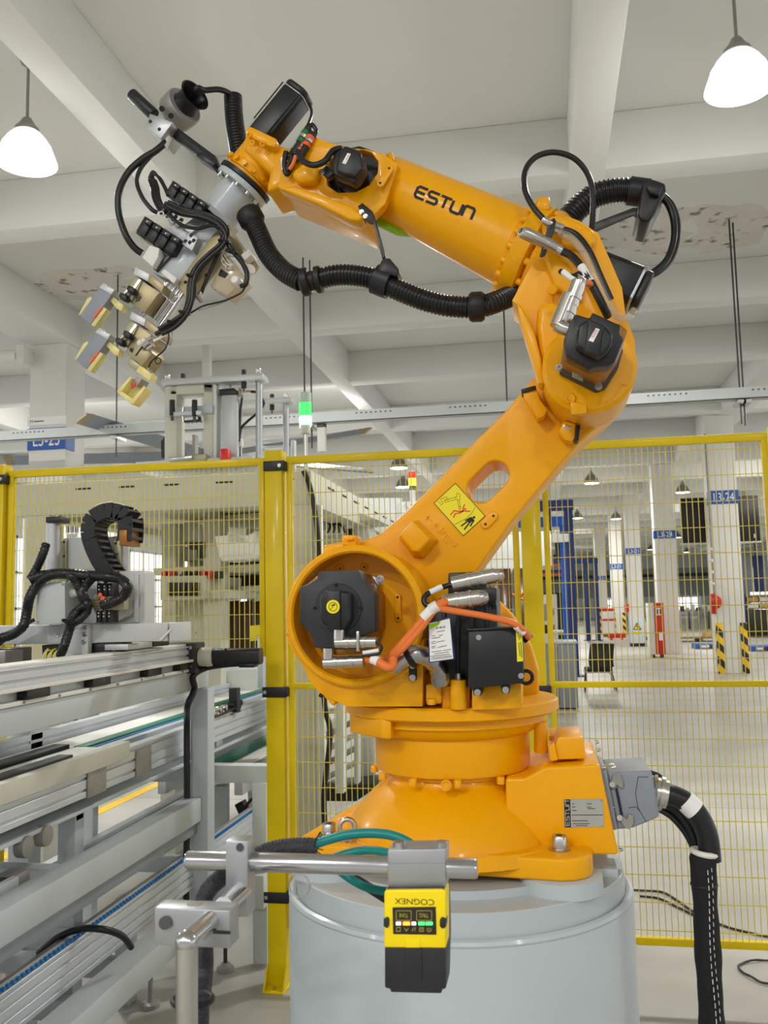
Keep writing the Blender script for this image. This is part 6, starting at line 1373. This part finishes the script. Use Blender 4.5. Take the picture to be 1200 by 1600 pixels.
# blue poster on the wall panel far left, white wall screen
c = thing('white_partition','white partition behind the portal with three small blue notices','partition',(-4.6,9.0,0)); YC = 8.6
a,b = W(98,900,YC),W(180,900,YC); box('partition_board',(a.x,YC,0),(b.x,YC+.08,W(140,788,YC).z),MATS['white_label'],c)
for k in range(3): box('blue_notice',tuple(W(103+k*7,832,YC-.01)),tuple(W(108.5+k*7,813,YC)),MATS['ink_blue'],c,0)
box('pale_notice',tuple(W(104,845,YC-.01)),tuple(W(121,834,YC)),MATS['housing_grey'],c,0)
c = thing('white_post','slim white post before the bright window at the far left','post',(W(45,900,9.5).x,9.5,0)); p = W(45,900,9.5); box('post_tube',(p.x-.06,9.45,0),(p.x+.06,9.57,W(45,782,9.5).z),WP,c); box('post_cap',(p.x-.08,9.43,W(45,782,9.5).z),(p.x+.08,9.59,W(45,782,9.5).z+.03),MATS['dark_steel'],c)
# hazard edged box glimpsed between the conveyors
c = thing('floor_box','grey box with yellow and black edges glimpsed under the conveyor','box',(W(105,1135,6.4).x,6.4,0)); a,b = W(91,1150,6.4),W(121,1150,6.4); z_ = W(105,1122,6.4).z
box('body',(a.x+.03,6.4,0),(b.x-.03,6.8,z_),MATS['housing_grey'],c); box('hazard_edge',(a.x,6.39,0),(a.x+.03,6.45,z_),MATS['hazard'],c); box('hazard_edge',(b.x-.03,6.39,0),(b.x,6.45,z_),MATS['hazard'],c)
# ================================================================== foreground: barcode reader on its rod stand, cables
YF0 = .93
mat('reader_yellow',(250,220,0),.4,var=.02); mat('reader_black',(38,38,42),.5,var=.05); mat('panel_black',(40,34,28),.35,var=.05); mat('led_indicator',(70,240,110),.3,emit=1.8,var=0); mat('gold_ink',(190,170,60),.5,var=0)
st = thing('rod_stand','brushed steel rod stand with aluminium clamp blocks in front of the pedestal','stand',(W(290,1500,.8).x,.8,0))
rA,rB = W(292,1345,YF0),W(746,1356,YF0); rB.z = rA.z = (rA.z+rB.z)/2
rz = rA.z
MB().lathe([(0,.0085),(.002,.0098),(rB.x-rA.x-.002,.0098),(rB.x-rA.x,.0085)],rA,(1,0,0),28).out('cross_rod',MATS['chrome'],st)
c = W(377,1340,YF0); 
kb = MB().b2((W(359,1340,YF0).x,YF0-.013,W(377,1426,YF0).z),(W(393,1340,YF0).x,YF0+.013,W(377,1309,YF0).z)).out('rod_clamp',MATS['aluminium'],st,.0015)
MB().cyl(W(375,1324,YF0-.0135),W(375,1324,YF0-.0145),.0042,n=14).out('clamp_screw',MATS['dark_steel'],kb)
cC = W(380,1388,YF0); YN = .86
MB().cyl((cC.x,YF0+.0,cC.z),(cC.x,.872,cC.z),.0098,n=24).out('short_rod',MATS['chrome'],st)
bA = W(366,1416,YN); bB = W(249,1470,YN)
kb = MB().b2((bB.x,YN-.012,bB.z),(bA.x,YN+.014,bA.z)).out('rod_clamp',MATS['aluminium'],st,.0018)
MB().b2((W(330,1448,YN).x,YN-.0128,W(330,1451,YN).z),(bA.x+.0005,YN-.0115,W(330,1446,YN).z)).out('clamp_slit',MATS['dark_steel'],kb)
MB().cyl(W(258,1442,YN-.012),W(258,1442,YN-.016),.0062,n=14).out('clamp_screw',MATS['dark_steel'],kb)
MB().cyl(W(305,1416,YN+.002),W(305,1412,YN+.002),.008,n=14).out('clamp_screw',MATS['nickel'],kb)
dA = W(329,1439,YN-.01); dB = WX(292,1471,dA.x)
MB().cyl((dA.x,YN,dA.z),dB,.0098,n=24).ball(dB,.0104,20).out('short_rod',MATS['chrome'],st)
MB().cyl((dB.x,dB.y,0.012),(dB.x,dB.y,dB.z-.004),.0098,n=24).out('upright_rod',MATS['steel'],st)
MB().b2((dB.x-.09,dB.y-.09,0),(dB.x+.09,dB.y+.09,.012)).out('base_plate',MATS['dark_steel'],st,.002)
# the reader hangs upside down from its own clamp block
sc_ = thing('barcode_reader','yellow and black barcode reader hanging upside down with lit indicators','barcode reader',W(650,1390,YF0))
YR_ = YF0-.018
cb_ = flat('mount_block',[(606,1328),(696,1327),(696,1390),(606,1389)],YR_,YF0+.018,MATS['aluminium'],sc_,.001)
flat('block_seam',[(606,1349),(696,1348),(696,1349),(606,1350)],YR_-.0003,YR_,MATS['cast_grey'],cb_,0)
for x in (624,690): MB().lathe([(0,.0062),(.0085,.0062),(.0095,.0052)],W(x,1329,YF0-.005),(0,0,1),20).out('block_bolt',MATS['steel'],cb_)
YQ_ = YR_-.008
flat('reader_back',[(603,1389),(697,1388),(699,1470),(697,1545),(604,1545)],YQ_+.012,YQ_+.05,MATS['reader_black'],sc_,.003)
sh = flat('yellow_shell',[(600,1394),(604,1391),(692,1390),(697,1394),(697,1482),(600,1481)],YQ_,YQ_+.03,MATS['reader_yellow'],sc_,.0022,3)
flat('lens_hood',[(601,1480),(696,1481),(697,1545),(690,1547),(690,1553),(610,1551),(610,1546),(601,1544)],YQ_+.0005,YQ_+.035,MATS['reader_black'],sc_,.0015)
flat('hood_window',[(633,1482),(659,1482),(660,1534),(634,1534)],YQ_-.0008,YQ_+.001,MATS['reader_black'],sc_,.0007)
flat('shell_notch',[(634,1467),(657,1467),(657,1481),(634,1481)],YQ_-.0007,YQ_+.001,MATS['reader_yellow'],sh,.0006)
for pts in ([(599,1436),(606,1433),(608,1437),(608,1447),(605,1451),(599,1448)],[(697,1436),(690,1433),(687,1438),(687,1448),(691,1452),(697,1449)]): flat('side_clip',pts,YQ_-.002,YQ_+.012,MATS['reader_black'],sc_,.001)
flat('top_gasket',[(604,1388),(694,1387),(694,1392),(604,1393)],YQ_+.003,YQ_+.02,MATS['dark_steel'],sc_,.001)
pn = flat('indicator_panel',[(613,1418),(681,1417),(682,1461),(614,1460)],YQ_-.0008,YQ_+.001,MATS['panel_black'],sc_,.0006)
text('maker_lettering','COGNEX',MATS['ink'],sh,W(679,1405.5,YQ_),(-1,0,0),(0,0,-1),msize(8.6,648,1410,YQ_),width=msize(62,648,1410,YQ_),off=.0004)
for x0,tx in ((619,'TUNE'),(651,'TRIG')):
    strokes_px('button_outline',[[(x0+1,1423),(x0+22.5,1423),(x0+23.5,1424),(x0+23.5,1437),(x0+22.5,1438),(x0+1,1438),(x0,1437),(x0,1424),(x0+1,1423)]],YQ_-.0009,.7,MATS['gold_ink'],pn,.0003)
    text('button_text',tx,MATS['gold_ink'],pn,W(x0+18.5,1427.5,YQ_-.0009),(-1,0,0),(0,0,-1),msize(6,648,1430,YQ_),width=msize(14,648,1430,YQ_),off=.0003)
for x,m_n,hw in ((622.5,'led_white',4),(635,'led_orange',5.5),(646.5,'led_white',3.5),(658.5,'led_indicator',5),(670.5,'led_indicator',5.5)):
    flat('indicator_light',[(x-hw,1440.5),(x+hw,1440.5),(x+hw,1446),(x-hw,1446)],YQ_-.0014,YQ_-.0006,MATS[m_n],pn,.0004)
for x,k in ((622.5,0),(635,1),(646.5,2),(658.5,3),(670.5,4)):
    L = {0:[[(x-3,1449),(x+3,1449),(x+3,1455),(x-3,1455),(x-3,1449)]],1:[[(x-3,1450),(x,1455),(x+3,1450)]],2:[[(x-3,1455),(x,1449)],[(x+1,1455),(x+3,1449)]],3:[[(x-3,1449.5),(x+3,1449.5),(x+3,1455),(x-3,1455),(x-3,1449.5)],[(x-1.5,1452),(x+1.5,1452)]],4:[[(x-3,1450),(x-3,1454),(x,1456),(x+3,1454),(x+3,1450)],[(x,1449),(x,1453)]]}[k]
    strokes_px('indicator_icon',L,YQ_-.0009,.8,MATS['gold_ink'],pn,.0003)
# reader cable: teal loop and braided sleeve
TE = MATS['cable_teal']; YL = 1.0
lo = MB().tube([W(486,1322,YL),W(510,1313,YL),W(545,1304,YL),W(585,1302,YL),W(618,1307,YL-.005),W(645,1322,YL-.01),W(655,1345,YL-.02),W(650,1375,YL-.03),W(648,1392,YL-.035)],msize(7.2,560,1305,YL),14).out('reader_cable',TE); tag(lo,'teal cable curving from the braided sleeve to the barcode reader','cable')
lo = MB().tube([W(500,1350,1.02),W(530,1337,1.02),W(565,1329,1.02),W(600,1331,1.01),W(630,1342,1.0),W(640,1365,1.0),W(632,1384,1.0),W(605,1392,1.0),W(575,1387,1.0),W(552,1376,1.01),W(532,1362,1.015)],msize(6.5,560,1340,1.01),14).out('reader_cable',TE); tag(lo,'teal cable loop behind the steel rod under the clamp block','cable')
lo = MB().tube([W(545,1368,1.03),W(575,1386,1.03),W(610,1408,1.03),W(640,1425,1.02)],.0055,12).out('trigger_cable',CB); tag(lo,'short black cable running behind the yellow barcode reader','cable')
slv = thing('braided_sleeve','black braided cable sleeve looping behind the rod stand to the floor','cable sleeve',W(320,1500,.97)); 
MB().hose([W(494,1324,YL),W(470,1323,YL),W(430,1327,YL),W(395,1340,.99),W(360,1362,.985),W(333,1382,.98),W(319,1405,.975),W(316,1440,.96),W(319,1500,.93),W(314,1562,.89),W(311,1640,.88),V((W(311,1640,.88).x,.88,.3)),V((W(311,1640,.88).x,.88,.014))],msize(14,420,1330,YL),.004,.05,16).out('sleeve',MATS['braid'],slv)
for k in range(16):
    a = k/16*6.28; p = W(492,1324,YL)+V((0,math.cos(a)*.008,math.sin(a)*.008)); MB().tube([p,p+V((.004,math.cos(a)*.004,math.sin(a)*.005)),p+V((.006,math.cos(a)*.008,math.sin(a)*.009))],.0006,4,3).out('frayed_thread',MATS['braid'],slv)
for py in (1560,1536): 
    p = W(302,py,.9); 
MB().torus(W(301,1562,.83),(0,.05,1),.018,.0028,24,8).out('cable_tie',MATS['rubber'],slv)
MB().torus(W(468,1383,1.0),(0,1,0),.012,.0012,20,6).out('loose_tie',MATS['clear_tube'],slv)
# ---- supply loom of the robot, right
lm = thing('supply_loom','thick black cables and fabric sleeve dropping from the grey connector to the floor','cable loom',(W(1104,1500,1.98).x,1.98,0))
YLm = 1.98
MB().tube([W(1040,1240,YLm),W(1056,1245,YLm),W(1078,1258,YLm),W(1096,1282,YLm),W(1106,1310,YLm),W(1110,1345,YLm)],msize(16.5,1090,1280,YLm),18).out('main_cable',CB,lm)
MB().cyl(W(1069,1250,YLm),W(1086,1266,YLm),msize(17.2,1080,1258,YLm),n=20).out('cable_label',MATS['white_label'],lm)
for pts,r in (([(1027,1255),(1050,1262),(1072,1285),(1085,1312),(1092,1345),(1094,1380)],8),([(1030,1264),(1050,1277),(1070,1300),(1083,1325),(1088,1350),(1092,1390)],5),([(1035,1252),(1062,1265),(1084,1292),(1094,1320),(1098,1350)],8),([(1014,1206),(1030,1212),(1036,1222),(1040,1240)],3.5)):
    MB().tube([W(x,y,YLm+.03) for x,y in pts],msize(r,1070,1290,YLm),12).out('side_cable',CB,lm)
cx_ = W(1104,1450,YLm).x; zs = W(1104,1335,YLm).z
prof = []; z = .0
while z < zs: prof.append((z,msize(19.5,1100,1450,YLm)*(1+.05*math.sin(z*37)+.03*math.sin(z*91)))); z += .018
prof.append((zs,msize(18.5,1100,1340,YLm)))
MB().lathe(prof,(cx_,YLm,0),(0,0,1),24).out('fabric_sleeve',MATS['fabric_black'],lm)
MB().torus((cx_,YLm,W(1104,1382,YLm).z),(0,0,1),msize(19,1100,1380,YLm),.003,28,8).out('sleeve_tie',MATS['rubber'],lm)
MB().torus((cx_+.004,YLm,zs+.004),(.15,0,1),msize(18,1100,1340,YLm),.006,28,8).out('sleeve_end',MATS['tube_white'],lm,label='white frayed end of the sleeve')
yl_ = YLm-msize(20.8,1100,1450,YLm)
m_ = MB(); z = .05
while z < zs-.02: x = cx_+.002+.002*math.sin(z*24); m_.b2((x,yl_-.001,z),(x+.0014,yl_+.003,z+.009)); m_.b2((x+.008,yl_-.0005,z+.006),(x+.009,yl_+.004,z+.013)); z += .015
m_.out('stitching',MATS['tube_white'],lm,kind='stuff')
# ---- thin cables lying on the floor by the fence
for pts,lb in (([(975,1390),(1000,1391),(1035,1394),(1060,1408),(1085,1425),(1130,1446),(1170,1457),(1215,1466)],'thin grey cable lying across the floor beyond the right fence panel'),([(1000,1400),(1030,1404),(1060,1418),(1085,1430)],'thin short grey cable beside the longer floor cable')):
    tag(MB().tube([WZ(x,y,.006) for x,y in pts],.005,8).out('floor_cable',MATS['dark_steel']),lb,'cable')
p = WZ(1210,1520,.006); q_ = [p+V((.12*math.cos(a)*(1+.1*math.sin(3*a)),.12*math.sin(a),.004*(i%2))) for i,a in enumerate([k*.4 for k in range(30)])]
tag(MB().tube(q_,.004,8,4).out('floor_cable',MATS['dark_steel']),'coil of thin cable on the floor at the lower right edge','cable')
